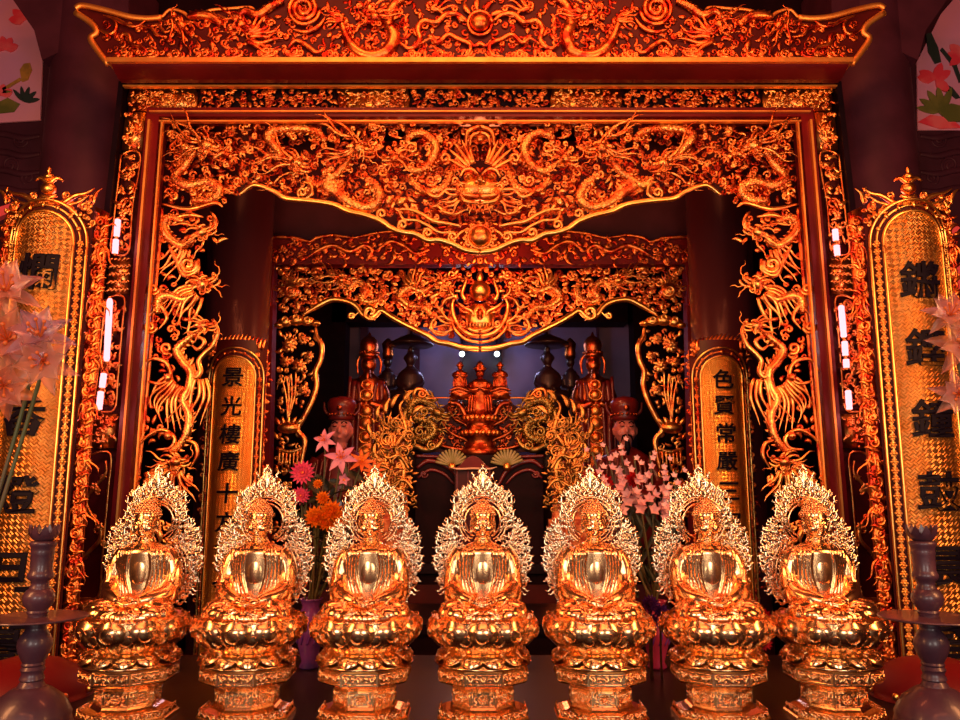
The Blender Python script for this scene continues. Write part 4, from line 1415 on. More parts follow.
# robe: torso, sleeves and crossed legs as one draped surface
b = MB()
rr = []
for py in [538 + 68 * i / 40 for i in range(41)]:
    r = torso_r(py)
    d = min(17, r * .62 if py > 548 else r * .62 + (548 - py) * .3)
    rr.append([P(r * cos(a), py, TY + d * sin(a)) for a in [2 * pi * j / 72 for j in range(72)]])
b.rings(rr)
for s in (-1, 1):
    b.tube([P(s * 22, 552, TY), P(s * 28, 563, TY - 1), P(s * 31, 578, TY - 3), P(s * 31, 590, TY - 8)], 8 * U, 12, prof=[.9, 1.05, 1.1, 1.2])
    b.tube([P(s * 31, 588, TY - 6), P(s * 27, 595, TY - 18), P(s * 18, 598, TY - 29), P(s * 10, 600, TY - 36)], 8.5 * U, 12, prof=[1.1, 1.05, .9, .6])
    # sleeve hanging over the thigh
    b.tube([P(s * 30, 586, TY - 6), P(s * 32, 595, TY - 12), P(s * 33, 603, TY - 16)], 8 * U, 12, prof=[.8, 1, .7])
    for k in range(4):
        b.tube([P(s * (34 - k * 3), 584 + k, TY - 12 - k * 3), P(s * (29 - k * 3.5), 592 + k, TY - 21 - k * 3), P(s * (20 - k * 3), 597 + k, TY - 31 - k)], 1.5 * U, 6)
    # thigh and shin
    b.tube([P(s * 12, 606, TY), P(s * 26, 608, -6), P(s * 37, 611, -14)], 11 * U, 24, 20, prof=[1, 1, .95])
    b.tube([P(s * 36, 612, -15), P(s * 20, 614, -26), P(s * 2, 614, -33), P(-s * 8, 613, -33)], 8.5 * U, 24, 20, prof=[1.15, 1, .85, .6])
    b.ball(P(s * 35, 611.5, -12), (9.5 * U, 13 * U, 10 * U), nu=24, nv=18)
    b.ball(P(s * 24, 611, -22), (14 * U, 11 * U, 8.5 * U), nu=24, nv=18)
    # folds over the knees
    for k in range(6):
        a = .25 + k * .16
        b.tube([P(s * (20 - k), 600 + k * 1.2, -24 - k), P(s * (30 + 1.5 * k), 604 + k * 1.8, -26 + k), P(s * (41 - k * .4), 609 + k * 1.8, -18 + k * 3)], 1.5 * U, 6, prof=[.3, 1, .5])
    for k in range(4):
        b.tube([P(s * 4, 606 + k * 3, -36), P(s * 16, 610 + k * 2.4, -36 + k), P(s * 30, 615 + k, -27)], 1.3 * U, 6, prof=[.5, 1, .2])
    # vertical robe folds over shoulders and chest
    for k, (xa, xb, w) in enumerate(((8.5, 7, 2.1), (12, 11, 1.7), (15.5, 15, 1.5), (19, 18.5, 1.5), (22.5, 22, 1.4), (25, 25, 1.2))):
        pts = []
        for i in range(8):
            t = i / 7
            py = 545 + (595 - 545) * t
            x = xa + (xb - xa) * t + 5 * sin(t * pi) * (1 - k * .12) if k < 4 else xa + (xb - xa) * t
            x = min(x, torso_r(py) - 1)
            pts.append(P(s * x, py, torso_y(x, py) - .3))
        b.tube(pts, w * U, 6, 30, prof=[.8, 1, 1, 1, .6])
    for k in range(4):
        b.tube([P(s * (37 - k), 560 + k * 7, TY - 4), P(s * (34.5 - k), 572 + k * 6, TY - 11), P(s * (33 - k), 584 + k * 4, TY - 14)], 1.2 * U, 6, prof=[.2, 1, .4])
b.ball(P(0, 613, -2), (43 * U, 33 * U, z_(603) - z_(613)), nu=40, nv=20)
# skirt lying over the front of the throne
for k in range(-3, 4):
    b.tube([P(k * 4, 606, -34 + abs(k)), P(k * 5, 613, -39 + abs(k)), P(k * 5.5, 620, -37 + abs(k))], 2.2 * U, 8, prof=[.7, 1, .8])
mesh_obj(remesh(b, .0015, 6), 'robe', M['statue'], proto)

# body: chest, neck, head, hands and feet in one continuous surface
b = MB()
b.ball(P(0, 573, TY - 7), (15.5 * U, 10.7 * U, z_(543) - z_(573)), nu=64, nv=56)
b.tube([P(0, 552, TY), P(0, 540, TY - 1), P(0, 532, TY - 2)], 7.2 * U, 16, prof=[1.3, 1, 1])
for k in range(3):
    b.tube([P(6.8 * cos(a), 539.5 + k * 2.3, TY - 2 - 6.5 * sin(a)) for a in [pi * i / 8 for i in range(9)]], .8 * U, 6)
HY = TY - 4
hc = P(0, 523, HY)
hz = (z_(523) - z_(538))
b.ball(hc, (12 * U, 12.6 * U, hz), nu=48, nv=36)
b.ball(P(0, 527.5, HY - 2.2), (10.8 * U, 10.8 * U, hz * .74), nu=48, nv=32)
b.ball(P(0, 535.2, HY - 8.5), (3.6 * U, 3 * U, 2.6 * U), nu=12, nv=8)                  # chin
for s in (-1, 1):
    b.ball(P(s * 5.6, 529, HY - 9), (4.2 * U, 3.2 * U, 4.6 * U), nu=24, nv=16)           # cheek
    b.ball(P(s * 4.9, 523.2, HY - 10.8), (2.9 * U, 1.7 * U, 1.5 * U), nu=12, nv=8)      # closed lid
    b.tube([P(s * 1.8, 523.8, HY - 12.2), P(s * 4.8, 524.6, HY - 12.5), P(s * 8, 523.4, HY - 10.2)], .55 * U, 6)
    b.tube([P(s * 1.4, 521, HY - 12.3), P(s * 4.4, 519.2, HY - 11.9), P(s * 8.4, 520.8, HY - 9.2)], .5 * U, 6, prof=[.8, 1, .4])
    b.ball(P(s * 1.6, 529.2, HY - 13), (1.1 * U, 1.1 * U, 1.0 * U), nu=8, nv=6)         # nostril
    b.ball(P(s * 11.9, 526, HY + .5), (1.6 * U, 3.2 * U, 6.4 * U), nu=10, nv=10)        # long ear
    b.ball(P(s * 11.8, 532.5, HY - .5), (1.7 * U, 2 * U, 2.6 * U), nu=10, nv=8)
b.tube([P(0, 521, HY - 12), P(0, 525, HY - 13.4), P(0, 528.4, HY - 14.6)], 1.25 * U, 8, prof=[.7, .9, 1.3])
b.tube([P(-3.6, 532, HY - 11.4), P(-1.4, 531.4, HY - 12.9), P(0, 531.7, HY - 13), P(1.4, 531.4, HY - 12.9), P(3.6, 532, HY - 11.4)], .85 * U, 6, prof=[.4, 1, .9, 1, .4])
b.tube([P(-2.8, 532.6, HY - 11.6), P(0, 533.4, HY - 12.7), P(2.8, 532.6, HY - 11.6)], .95 * U, 6, prof=[.4, 1, .4])
# hands resting in the lap, right on left, thumb tips meeting
for s in (-1, 1):
    base = P(s * 8.5, 600.5, -26)
    b.tube([P(s * 13, 600, -13), P(s * 9, 600.5, -17.5), P(s * 4, 601, -20)], 3.6 * U, 10, prof=[.9, 1.05, .8])
    for k in range(4):
        y = -16.5 - k * 2.3
        L = (11, 12.5, 12, 10)[k]
        b.tube([P(s * 5, 600 + (s > 0) * 1.6, y), P(s * (5 - L * .5), 601.4 + (s > 0) * 1.6, y - 1.2), P(s * (5 - L), 600.6 + (s > 0) * 1.6, y - .6)], 1.15 * U, 7, prof=[1.1, 1, .7])
    b.tube([P(s * 8, 598.5, -18.5), P(s * 4.6, 595.6, -20), P(s * .6, 594.8, -20.6)], 1.2 * U, 7, prof=[1.2, 1, .8])
    # upturned sole on the opposite thigh
    b.ball(P(s * 15, 606.5, -22), (8 * U, 4 * U, 3 * U), nu=12, nv=8)
mesh_obj(remesh(b, .0011, 3), 'body', M['statue'], proto)

# hair: cap of small curls with a raised crown knot
b = MB()
rnd = random.Random(4)
b.ball(P(0, 517, HY + 1.6), (12.6 * U, 12.8 * U, z_(503.5) - z_(517)), nu=24, nv=14)
b.ball(P(0, 505.5, HY + 1.5), (6 * U, 6 * U, 5.5 * U), nu=16, nv=10)
for lat in range(1, 9):
    th = lat / 8.5 * R(88)
    n = max(1, int(26 * sin(th)))
    for k in range(n):
        a = 2 * pi * k / n + lat * .4
        q = Vector((sin(th) * cos(a) * 12.8 * U, sin(th) * sin(a) * 13 * U, cos(th) * (z_(503.5) - z_(517))))
        if sin(a) < -.55 and lat > 7:
            continue
        b.ball(P(0, 517, HY + 1.6) + q, 1.5 * U, nu=6, nv=5)
for lat in range(0, 4):
    th = lat / 4 * R(85)
    n = max(1, int(12 * sin(th)))
    for k in range(n):
        a = 2 * pi * k / n + lat * .5
        b.ball(P(6.2 * sin(th) * cos(a), 505.5 - 5.6 * cos(th), HY + 1.5 + 6.2 * sin(th) * sin(a)), 1.4 * U, nu=6, nv=5)
o = b.build('hair', M['statue']); o.parent = proto

# flaming halo
YH = YB + 41 * U


def halo(name, m, fn, seed=2):
    c = Carve(YH, (1, -1), seed)
    fn(c)
    c.v = [(x, y - YB, z - ZT) for x, y, z in c.v]
    o = c.build(name, m)
    o.parent = proto
    return o


HO = [(480, 473), (484, 482), (491, 487), (499, 491), (505, 497), (508, 506), (508, 515), (513, 522), (520, 529), (524, 540), (526, 553), (526, 567), (523, 581), (517, 593), (508, 603)]


def f_rings(c):
    for r, w in ((17.5, 2.4), (21, 1.6), (24, 2.0)):
        c.stroke([(480 + r * sin(R(a)), 521 - r * cos(R(a))) for a in range(0, 151, 15)], w, [1, 1], 1, .6, n=40)
    for k, w in ((34, 2.0), (38, 1.6)):
        c.stroke([(480 + k * sin(R(a)) * .98, 572 - k * cos(R(a))) for a in range(42, 131, 11)], w, [.7, 1, 1, 1, .7], 1, .6, n=40)


def f_scroll(c):
    c.fill([(480, 480), (491, 489), (504, 498), (507, 516), (520, 532), (524, 555), (522, 578), (512, 600), (500, 600), (505, 560), (496, 545), (501, 525), (497, 506), (480, 496)], 4.3, (1.7, 2.9), (1.1, 1.9), 0, keep=.95, leaves=.5)
    c.fill([(480, 480), (491, 489), (504, 498), (507, 516), (520, 532), (524, 555), (522, 578), (512, 600), (500, 600), (505, 560), (496, 545), (501, 525), (497, 506), (480, 496)], 5.5, (2, 3.2), (1.5, 2.2), -2.5, keep=.95, leaves=.5)


def f_flames(c):
    Q = catmull([(x, y, 0) for x, y in HO], 34)
    N_ = 46
    Q = catmull([(x, y, 0) for x, y in HO], N_)
    for row, (inset, lo, hi) in enumerate(((1.5, 6, 10), (6, 5, 8), (11, 4, 7))):
        for i, q in enumerate(Q):
            if row and (i + row) % 2:
                continue
            t = (Q[min(i + 1, N_ - 1)] - Q[max(i - 1, 0)]).normalized()
            nx, ny = t.y, -t.x
            L = c.rnd.uniform(lo, hi)
            x, y = q.x - nx * inset, q.y - ny * inset
            a = math.atan2(ny - c.rnd.uniform(.2, .9), nx * c.rnd.uniform(.5, 1)) + c.rnd.uniform(-.45, .45)
            dx, dy = cos(a), sin(a)
            w = c.rnd.choice((-1, 1)) * L * .2
            c.stroke([(x - dx * 2, y - dy * 2), (x + dx * L * .3 - dy * w, y + dy * L * .3 + dx * w), (x + dx * L * .65 + dy * w * .7, y + dy * L * .65 - dx * w * .7), (x + dx * L, y + dy * L)], c.rnd.uniform(2.3, 3.3), [.7, 1, .75, .1], c.rnd.uniform(-1, 1.5) + row * .4, .6, n=8, sides=6)
            if row == 0 and i % 2:
                c.curl(q.x - nx * 3, q.y - ny * 3, 2.2, 1.1, i, 1.3, 1 if i % 4 else -1, 1)
    c.stroke([(480, 490), (480.5, 480), (480, 469)], 5, [.8, 1, .05], 1, .5)
    c.stroke([(482, 492), (487, 484), (484, 477)], 2.6, [.7, 1, .1], 1, .5)


hl = halo('halo', M['statue_pale'], f_scroll)
h2 = halo('halo_ring', M['statue'], f_rings); h2.parent = hl
h3 = halo('halo_flame', M['statue_pale'], f_flames); h3.parent = hl
b = MB(); b.tube([P(0, 621, 40), P(0, 600, 41), P(0, 560, 42)], 3 * U, 8)
o = b.build('halo_post', M['statue']); o.parent = hl

# lotus throne
def petals(n, prof, wang, a0, mbk, bulge, thick, curlw):
    """ring of petals; prof = [(radius, picture height, width share)] from root to tip"""
    for k in range(n):
        th = a0 + 2 * pi * k / n - pi / 2

        def fn(u, v, lift=0.0):
            f = v * (len(prof) - 1)
            i = min(int(f), len(prof) - 2)
            t = f - i
            r = prof[i][0] + (prof[i + 1][0] - prof[i][0]) * t
            py = prof[i][1] + (prof[i + 1][1] - prof[i][1]) * t
            ws = prof[i][2] + (prof[i + 1][2] - prof[i][2]) * t
            uu = (u * 2 - 1)
            a = th + uu * wang * ws
            r2 = r + bulge * (1 - uu * uu) * sin(pi * min(1, v * .9 + .1)) + lift
            return Vector((r2 * cos(a) * U, r2 * sin(a) * U, zf(py, r)))
        mbk.grid(lambda u, v: fn(u, v), 10, 12)
        mbk.grid(lambda u, v: fn(1 - u, v, -thick), 8, 8)
        # rim and swirl relief
        rim = [fn(0, v, .4) for v in (0, .2, .4, .6, .8, .95)] + [fn(.5, 1, .6)] + [fn(1, v, .4) for v in (.95, .8, .6, .4, .2, 0)]
        mbk.tube(rim, curlw * U, 6, 40)
        sw = []
        for i in range(14):
            t = i / 13
            rr_ = .3 * (1 - .75 * t)
            a = t * 2.6 * pi
            sw.append(fn(.5 + rr_ * cos(a), .5 + rr_ * sin(a) * .9, .6))
        mbk.tube(sw, curlw * 1.1 * U, 6, 30)


b = MB()
b.lathe([(r * U, zf(py, r)) for r, py in ((36, 656), (40, 650), (46, 640), (48, 630), (50.5, 626), (51.5, 625), (51, 623.6), (49, 623.6), (46, 626), (30, 622), (2, 618))], n=48)
petals(10, [(36, 655, .55), (43, 650, .95), (49.5, 641, 1), (51, 632, .95), (50.5, 626, .7), (52, 622.5, .15)], pi / 10 * 1.1, 0, b, 5.5, 1.6, .5)
petals(10, [(36, 656, .5), (41, 653, .8), (47.5, 645, 1), (49.5, 636, .95), (49.5, 628, .8), (50, 623, .2)], pi / 10 * 1.1, pi / 10, b, 3.0, 1.6, .4)
lt = b.build('lotus_throne', M['statue']); lt.parent = proto
b = MB()
b.lathe([(r * U, zf(py, r)) for r, py in ((47, 672), (46, 670), (42, 666), (37, 658), (35.5, 655), (36, 653))], n=48)
petals(12, [(36.5, 655, .7), (39, 657.5, 1), (42, 661, 1), (45, 665, .8), (48, 669, .15)], pi / 12 * 1.02, pi / 12, b, 3.4, 1.2, .45)
o = b.build('lower_lotus', M['statue']); o.parent = proto

# eight-sided pedestal
def octo(mbk, prof):
    k = 1 / cos(pi / 8)
    rings = []
    for r, py in prof:
        rings.append([Vector((U * r * k * cos(pi / 8 + 2 * pi * j / 8), U * r * k * sin(pi / 8 + 2 * pi * j / 8), zf(py, r))) for j in range(8)])
    mbk.rings(rings)


b = MB()
octo(b, [(44, 731), (44, 726), (43, 724.5), (41, 720), (36, 716), (31.5, 713), (29.5, 710.5), (28.5, 708), (28.5, 692), (30, 690.5), (41, 688.5), (42.5, 687), (42.5, 674), (41.5, 672.2), (38, 671)])
ZOFF = 0
pd = b.build('pedestal', M['statue'], smooth=False); pd.parent = proto

for j, (rad, y0, y1) in enumerate(((42.5, 674.5, 686.5), (28.5, 692, 708), (41.5, 715.5, 725))):
    half = rad * math.tan(pi / 8) * .86
    for s in range(-2, 3):
        th = s * pi / 4
        b = MB()

        def q(x, py, o=0.0):
            r = rad + o
            return Vector((U * (x * cos(th) + r * sin(th)), U * (x * sin(th) - r * cos(th)), zf(py, rad)))
        h = half
        ya, yb = y0 + 1.2, y1 - 1.2
        b.tube([q(-h, ya), q(h, ya), q(h, ya)], .7 * U, 6, 6); b.tube([q(-h, yb), q(h, yb), q(h, yb)], .7 * U, 6, 6)
        b.tube([q(-h, ya), q(-h, yb), q(-h, yb)], .7 * U, 6, 6); b.tube([q(h, ya), q(h, yb), q(h, yb)], .7 * U, 6, 6)
        rr_ = random.Random(j * 7 + 3)
        ym = (ya + yb) / 2
        hh = (yb - ya) / 2
        if j == 1:
            b.ball(q(0, ym, .5), 2.0 * U, nu=10, nv=8)
            for a in range(0, 360, 45):
                b.tube([q(2 * cos(R(a)), ym + 2 * sin(R(a)), .5), q(4 * cos(R(a) + .3), ym + 4 * sin(R(a) + .3), .9), q(5.4 * cos(R(a) + .8), ym + 5.2 * sin(R(a) + .8), .5)], 1.0 * U, 6, 8, prof=[.8, 1, .3])
            for sx in (-1, 1):
                for sy in (-1, 1):
                    b.tube([q(sx * (h - 1.5), ym + sy * (hh - 1.5), .5), q(sx * (h - 4), ym + sy * (hh - 2.5), .8), q(sx * (h - 3), ym + sy * (hh - 5), .6), q(sx * (h - 1.4), ym + sy * 1.2, .4)], .9 * U, 6, 12)
        else:
            n = 5
            for k in range(n):
                x = -h * .8 + 1.6 * h * k / (n - 1)
                sg = 1 if k % 2 else -1
                b.tube([q(x - 2.4, ym + sg * 1.8, .5), q(x, ym - sg * 2.2, .9), q(x + 2.2, ym + sg * 1.2, .6), q(x + .4, ym + sg * 1.8, .5)], 1.0 * U, 6, 14)
                b.ball(q(x, ym + sg * 2.6, .4), .9 * U, nu=6, nv=5)
        o = b.build('carved_panel', M['statue'])
        o.parent = pd

labels = ['gold seated Buddha statue at the left end of the row, beside the dark candlestick',
          'gold seated Buddha statue, second in the row, before the small board with a ten character',
          'gold seated Buddha statue, third from the left, with marigolds and pink lilies behind it',
          'gold seated Buddha statue in the exact middle of the row of seven',
          'gold seated Buddha statue, third from the right, before pale pink flower stems',
          'gold seated Buddha statue, second from the right, with a red blossom by its elbow',
          'gold seated Buddha statue at the right end of the row, beside the dark candlestick']
for i, px in enumerate((128.5, 247.5, 365, 483, 600, 719, 833.5)):
    o = proto if i == 0 else copy_tree(proto)
    p = at(px, 690, YB)
    o.location = (p.x, YB, ZT - ZOFF + .0)
    # every base stands on the table: lift equals the depth of the foot under the drawing line
    tag(o, labels[i], 'statue', 'row of seven gold Buddha statues')

# ------------------------------------------------------------------ candlesticks
YK = 1.9
for sgn, lab in ((-1, 'dark turned wooden candlestick with drip dish, left of the Buddha row'), (1, 'dark turned wooden candlestick with drip dish, right of the Buddha row')):
    ax = at(480 + sgn * (443 if sgn < 0 else 449), 620, YK).x
    root = empty('candlestick', (ax, YK, ZT), lab, 'candlestick', 'pair of turned candlesticks')
    k = pxm(620, YK)
    zk = lambda py: at(480, py, YK).z
    zfix = lambda py: max(zk(py), ZT)

    def L(prof, name, n=40, m=M['candle']):
        b = MB(); b.lathe([(r * k, zk(py)) for r, py in prof], ax, YK, 0, n)
        return keep(b.build(name, m, auto=50), root)
    L([(2, 541), (11, 541), (12.4, 542), (12.6, 544), (12, 546), (11, 548), (10.8, 551), (11.2, 553), (10.6, 555), (10.4, 570), (11, 572), (12, 574), (12.2, 576.5), (11, 579), (8.6, 581), (8.2, 585), (9.5, 587), (9.6, 588.5), (12, 590), (14.6, 595), (15, 598.5), (14, 603), (10.5, 608), (9.4, 610), (10.2, 612), (9, 614), (9, 617)], 'shaft')
    L([(8, 616), (44, 616), (46.5, 616.4), (47, 617.5), (46, 618.6), (35, 619.2), (8, 621)], 'drip_dish', 56)
    L([(9, 621), (10.5, 624), (9.5, 627), (10, 630), (13, 634), (15.8, 640), (16.2, 645), (15, 651), (12, 658), (10, 662), (11, 664), (9.8, 666), (11.5, 669), (10.4, 671), (9.6, 674), (11, 676.5), (11.5, 679), (10, 680.5), (12, 684), (13, 687)], 'baluster')
    zb = [(13, zk(686)), (19, zk(689)), (22, zk(692)), (30, zk(698)), (36, zk(707)), (38, zk(716)), (40, zk(722)), (44, zk(730)), (45, ZT + .012), (46, ZT + .006), (46, ZT), (2, ZT)]
    zb = [(13, zk(686)), (19, zk(689)), (22, zk(691.5)), (30, zk(698)), (35.5, zk(707)), (37, zk(711)), (38.5, zk(714)), (38, zk(718)), (40, zk(724)), (45, zk(740)), (48, zk(752)), (49, ZT + .01), (48, ZT), (2, ZT)]
    b = MB(); b.lathe([(r * k, z) for r, z in zb], ax, YK, 0, 48)
    keep(b.build('base', M['candle'], auto=50), root)
    # crown of pointed petals
    b = MB()
    n = 72
    rows = []
    for r, py, amp in ((8, 541, 0), (11, 538.5, 0), (12.6, 536, 0), (14, 533, 0), (14.5, 529, 4.6)):
        rows.append([(ax + r * k * cos(2 * pi * j / n), YK + r * k * sin(2 * pi * j / n), zk(py) + amp * k * (1 - 2 * abs(((j * 9 / n) % 1) - .5) * 2)) for j in range(n)])
    for r, py, amp in ((13.2, 529, 4.6), (12.4, 534, 0), (8, 536, 0)):
        rows.append([(ax + r * k * cos(2 * pi * j / n), YK + r * k * sin(2 * pi * j / n), zk(py) + amp * k * (1 - 2 * abs(((j * 9 / n) % 1) - .5) * 2)) for j in range(n)])
    b.rings(rows)
    keep(b.build('petal_crown', M['candle'], auto=40), root)

# red lacquered drums at both ends
for sgn, lab in ((-1, 'large round red lacquered drum behind the left candlestick'), (1, 'large round red lacquered drum behind the right candlestick')):
    Yd = 2.42
    ax = at(480 + sgn * 456, 690, Yd).x
    k = pxm(690, Yd)
    root = empty('lacquer_drum', (ax, Yd, ZT), lab, 'drum', 'pair of red drums')
    zd = lambda py: at(480, py, Yd).z
    b = MB()
    b.lathe([(2 * k, zd(657)), (18 * k, zd(658)), (34 * k, zd(662.5)), (48 * k, zd(670)), (58 * k, zd(680)), (63 * k, zd(689)), (65 * k, zd(698)), (66 * k, ZT + .004), (64 * k, ZT + .001), (2 * k, ZT + .001)], ax, Yd, 0, 56)
    keep(b.build('drum_body', M['drum']), root)
    b = MB()
    for a in range(12):
        t = 2 * pi * a / 12
        b.ball((ax + cos(t) * 66 * k, Yd + sin(t) * 66 * k, ZT + .02), .01, nu=8, nv=6)
    keep(b.build('drum_stud', M['gold_border']), root)
# ------------------------------------------------------------------ inner altar
Carve.wk = 1.0
def gold2(name, c1, c2, r=.35, s=14):
    return mat(name, c1, r, 1, c2, s, .3, 120)


M['amber'] = gold2('amber_gilding', (1, .45, .1), (.9, .25, .06))
M['olive'] = gold2('olive_gilding', (.5, .36, .1), (.32, .2, .05), .38)
M['flame'] = mat('tarnished_flame_gilding', (.85, .4, .1), .36, 1, (.3, .16, .04), 16, .3, 90, lo=.42, hi=.6)
M['maroon'] = mat('maroon_robe_lacquer', (.16, .012, .012), .35, 0, (.1, .008, .01), 9, .1, 50, coat=.3)
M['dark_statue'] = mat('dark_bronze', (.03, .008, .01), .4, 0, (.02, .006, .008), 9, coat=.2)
M['pink_skin'] = mat('painted_pink_face', (.6, .2, .17), .4, 0, (.55, .17, .14), 8, coat=.2)
M['gold_dull'] = mat('dull_red_gold', (.7, .2, .06), .36, 1, (.35, .05, .02), 18, .3, 90)

ZA = at(480, 560, 5.9).z
it = empty('shrine_table', (0, 6.1, 0), 'broad dark stepped altar table inside the inner shrine frame', 'table')
b = MB(); b.box(-1.75, 1.75, 5.55, 7.1, ZA - .06, ZA)
keep(b.build('table_top', M['black_lacquer'], smooth=False), it)
b = MB(); b.box(-1.68, 1.68, 5.62, 7.05, .0, ZA - .06)
keep(b.build('table_body', M['timber_dark'], smooth=False), it)
b = MB()
for k in range(9):
    x = -1.5 + k * .375
    b.box(x - .15, x + .15, 5.605, 5.62, .1, ZA - .14)
keep(b.build('front_panel', M['red_dark'], smooth=False), it)

# side table behind the Buddhas, with shelves and glints, that carries the vases
ZV = at(480, 668, 3.05).z
vt = empty('offering_table', (0, 3.1, 0), 'long low dark offering table directly behind the Buddha row', 'table')
b = MB(); b.box(-1.25, 1.25, 2.85, 3.28, ZV - .045, ZV)
keep(b.build('table_top', M['black_lacquer'], smooth=False), vt)
b = MB(); b.box(-1.2, 1.2, 2.9, 3.24, 0, ZV - .045)
keep(b.build('table_body', M['black_lacquer'], smooth=False), vt)
# middle altar step
ZM = at(480, 618, 4.4).z
mt = empty('middle_table', (0, 4.5, 0), 'dark middle altar table between the pillars, below the central cabinet', 'table')
b = MB(); b.box(-1.1, 1.1, 4.2, 4.95, ZM - .05, ZM)
keep(b.build('table_top', M['black_lacquer'], smooth=False), mt)
b = MB(); b.box(-1.05, 1.05, 4.25, 4.9, 0, ZM - .05)
keep(b.build('table_body', M['timber_dark'], smooth=False), mt)

# central cabinet with arched fronts
YQ = 5.75
def rect(x0, x1, y0, y1, Y, d):
    a, c = at(x0, y0, Y), at(x1, y1, Y)
    return (a.x, c.x, Y, Y + d, c.z, a.z)


zcab = at(480, 455, YQ).z
cb = empty('altar_cabinet', (0, YQ, ZA), 'dark central altar cabinet with twin arched fronts beneath the gold triad', 'cabinet')
b = MB(); r = rect(416, 544, 455, 560, YQ, .5); b.box(r[0], r[1], YQ, YQ + .5, ZA, r[5])
keep(b.build('cabinet_body', M['timber_dark'], smooth=False), cb)
for mi in (1, -1):
    c = Carve(YQ - .01, (mi,), 61)
    c.stroke([(417, 468), (428, 461), (442, 464), (454, 472), (462, 486)], 4.5, [.7, 1, 1, 1, .6], 1)
    c.stroke([(418, 478), (430, 470), (444, 474), (454, 484)], 3, [.7, 1, 1, .6], 1)
    c.curl(424, 474, 4, 1.3, 0, 2, 1, 1)
    c.stroke([(416, 456), (440, 457), (462, 460)], 3, [1, 1, .5], 1)
    keep(c.build('arch_carving', M['maroon']), cb)

# miniature red-roofed shrine in front of the cabinet
ms = empty('miniature_shrine', at(473, 500, 5.66), 'tiny red roofed pavilion with pale eaves in front of the central cabinet', 'shrine')
YS = 5.64
c = Carve(YS, (1,), 62)
c.plate([(456, 468), (461, 465), (466, 459), (473, 456), (480, 459), (485, 465), (490, 468), (496, 468), (450, 468)][:7], .08, .05)
keep(c.build('roof', M['drum'], smooth=False), ms)
c = Carve(YS - .06, (1,), 62)
c.stroke([(449, 467), (458, 469), (473, 468.5), (488, 469), (497, 467)], 2.2, [.3, 1, 1, 1, .3], 3)
c.stroke([(458, 469), (466, 460), (473, 457), (480, 460), (488, 469)], 1.6, off=2)
keep(c.build('eave', mat('pale_eave_paint', (.6, .42, .3), .4), smooth=True), ms)
c = Carve(YS, (1,), 62)
c.plate([(455, 470), (491, 470), (491, 500), (455, 500)], .03, .04)
q0, q1 = at(455, 499, YS), at(491, 499, YS)
c.box(q0.x - .02, q1.x + .02, YS - .05, YS + .05, ZA, q0.z)
keep(c.build('shrine_body', M['red_dark'], smooth=False), ms)
c = Carve(YS - .03, (1,), 62)
for x in (457, 468, 478, 489):
    c.stroke([(x, 470), (x, 500)], 2, off=1)
keep(c.build('shrine_post', M['maroon']), ms)

# pleated leaf fans
M['fan'] = mat('pale_green_fan', (.22, .24, .08), .45, 0, (.3, .3, .14), 20)
for px, lab in ((452, 'pale green pleated fan standing left of the tiny red roof'), (507, 'pale green pleated fan standing right of the tiny red roof')):
    f = empty('leaf_fan', at(px, 470, 5.7), lab, 'fan', 'pleated fans')
    c = Carve(5.70, (1,), 63)
    for a in range(-165, -10, 13):
        c.stroke([(px + 3 * cos(R(a)), 466 + 3 * sin(R(a))), (px + 11 * cos(R(a)), 466 + 11 * sin(R(a))), (px + 17 * cos(R(a)), 466 + 17 * sin(R(a)))], 3.4, [.4, .9, .7], 1, .5, n=6)
    keep(c.build('fan_blade', M['fan']), f)
    c = Carve(5.69, (1,), 63); c.blob(px, 467, 4, 4, 0, 3, 1)
    keep(c.build('fan_hub', M['amber']), f)


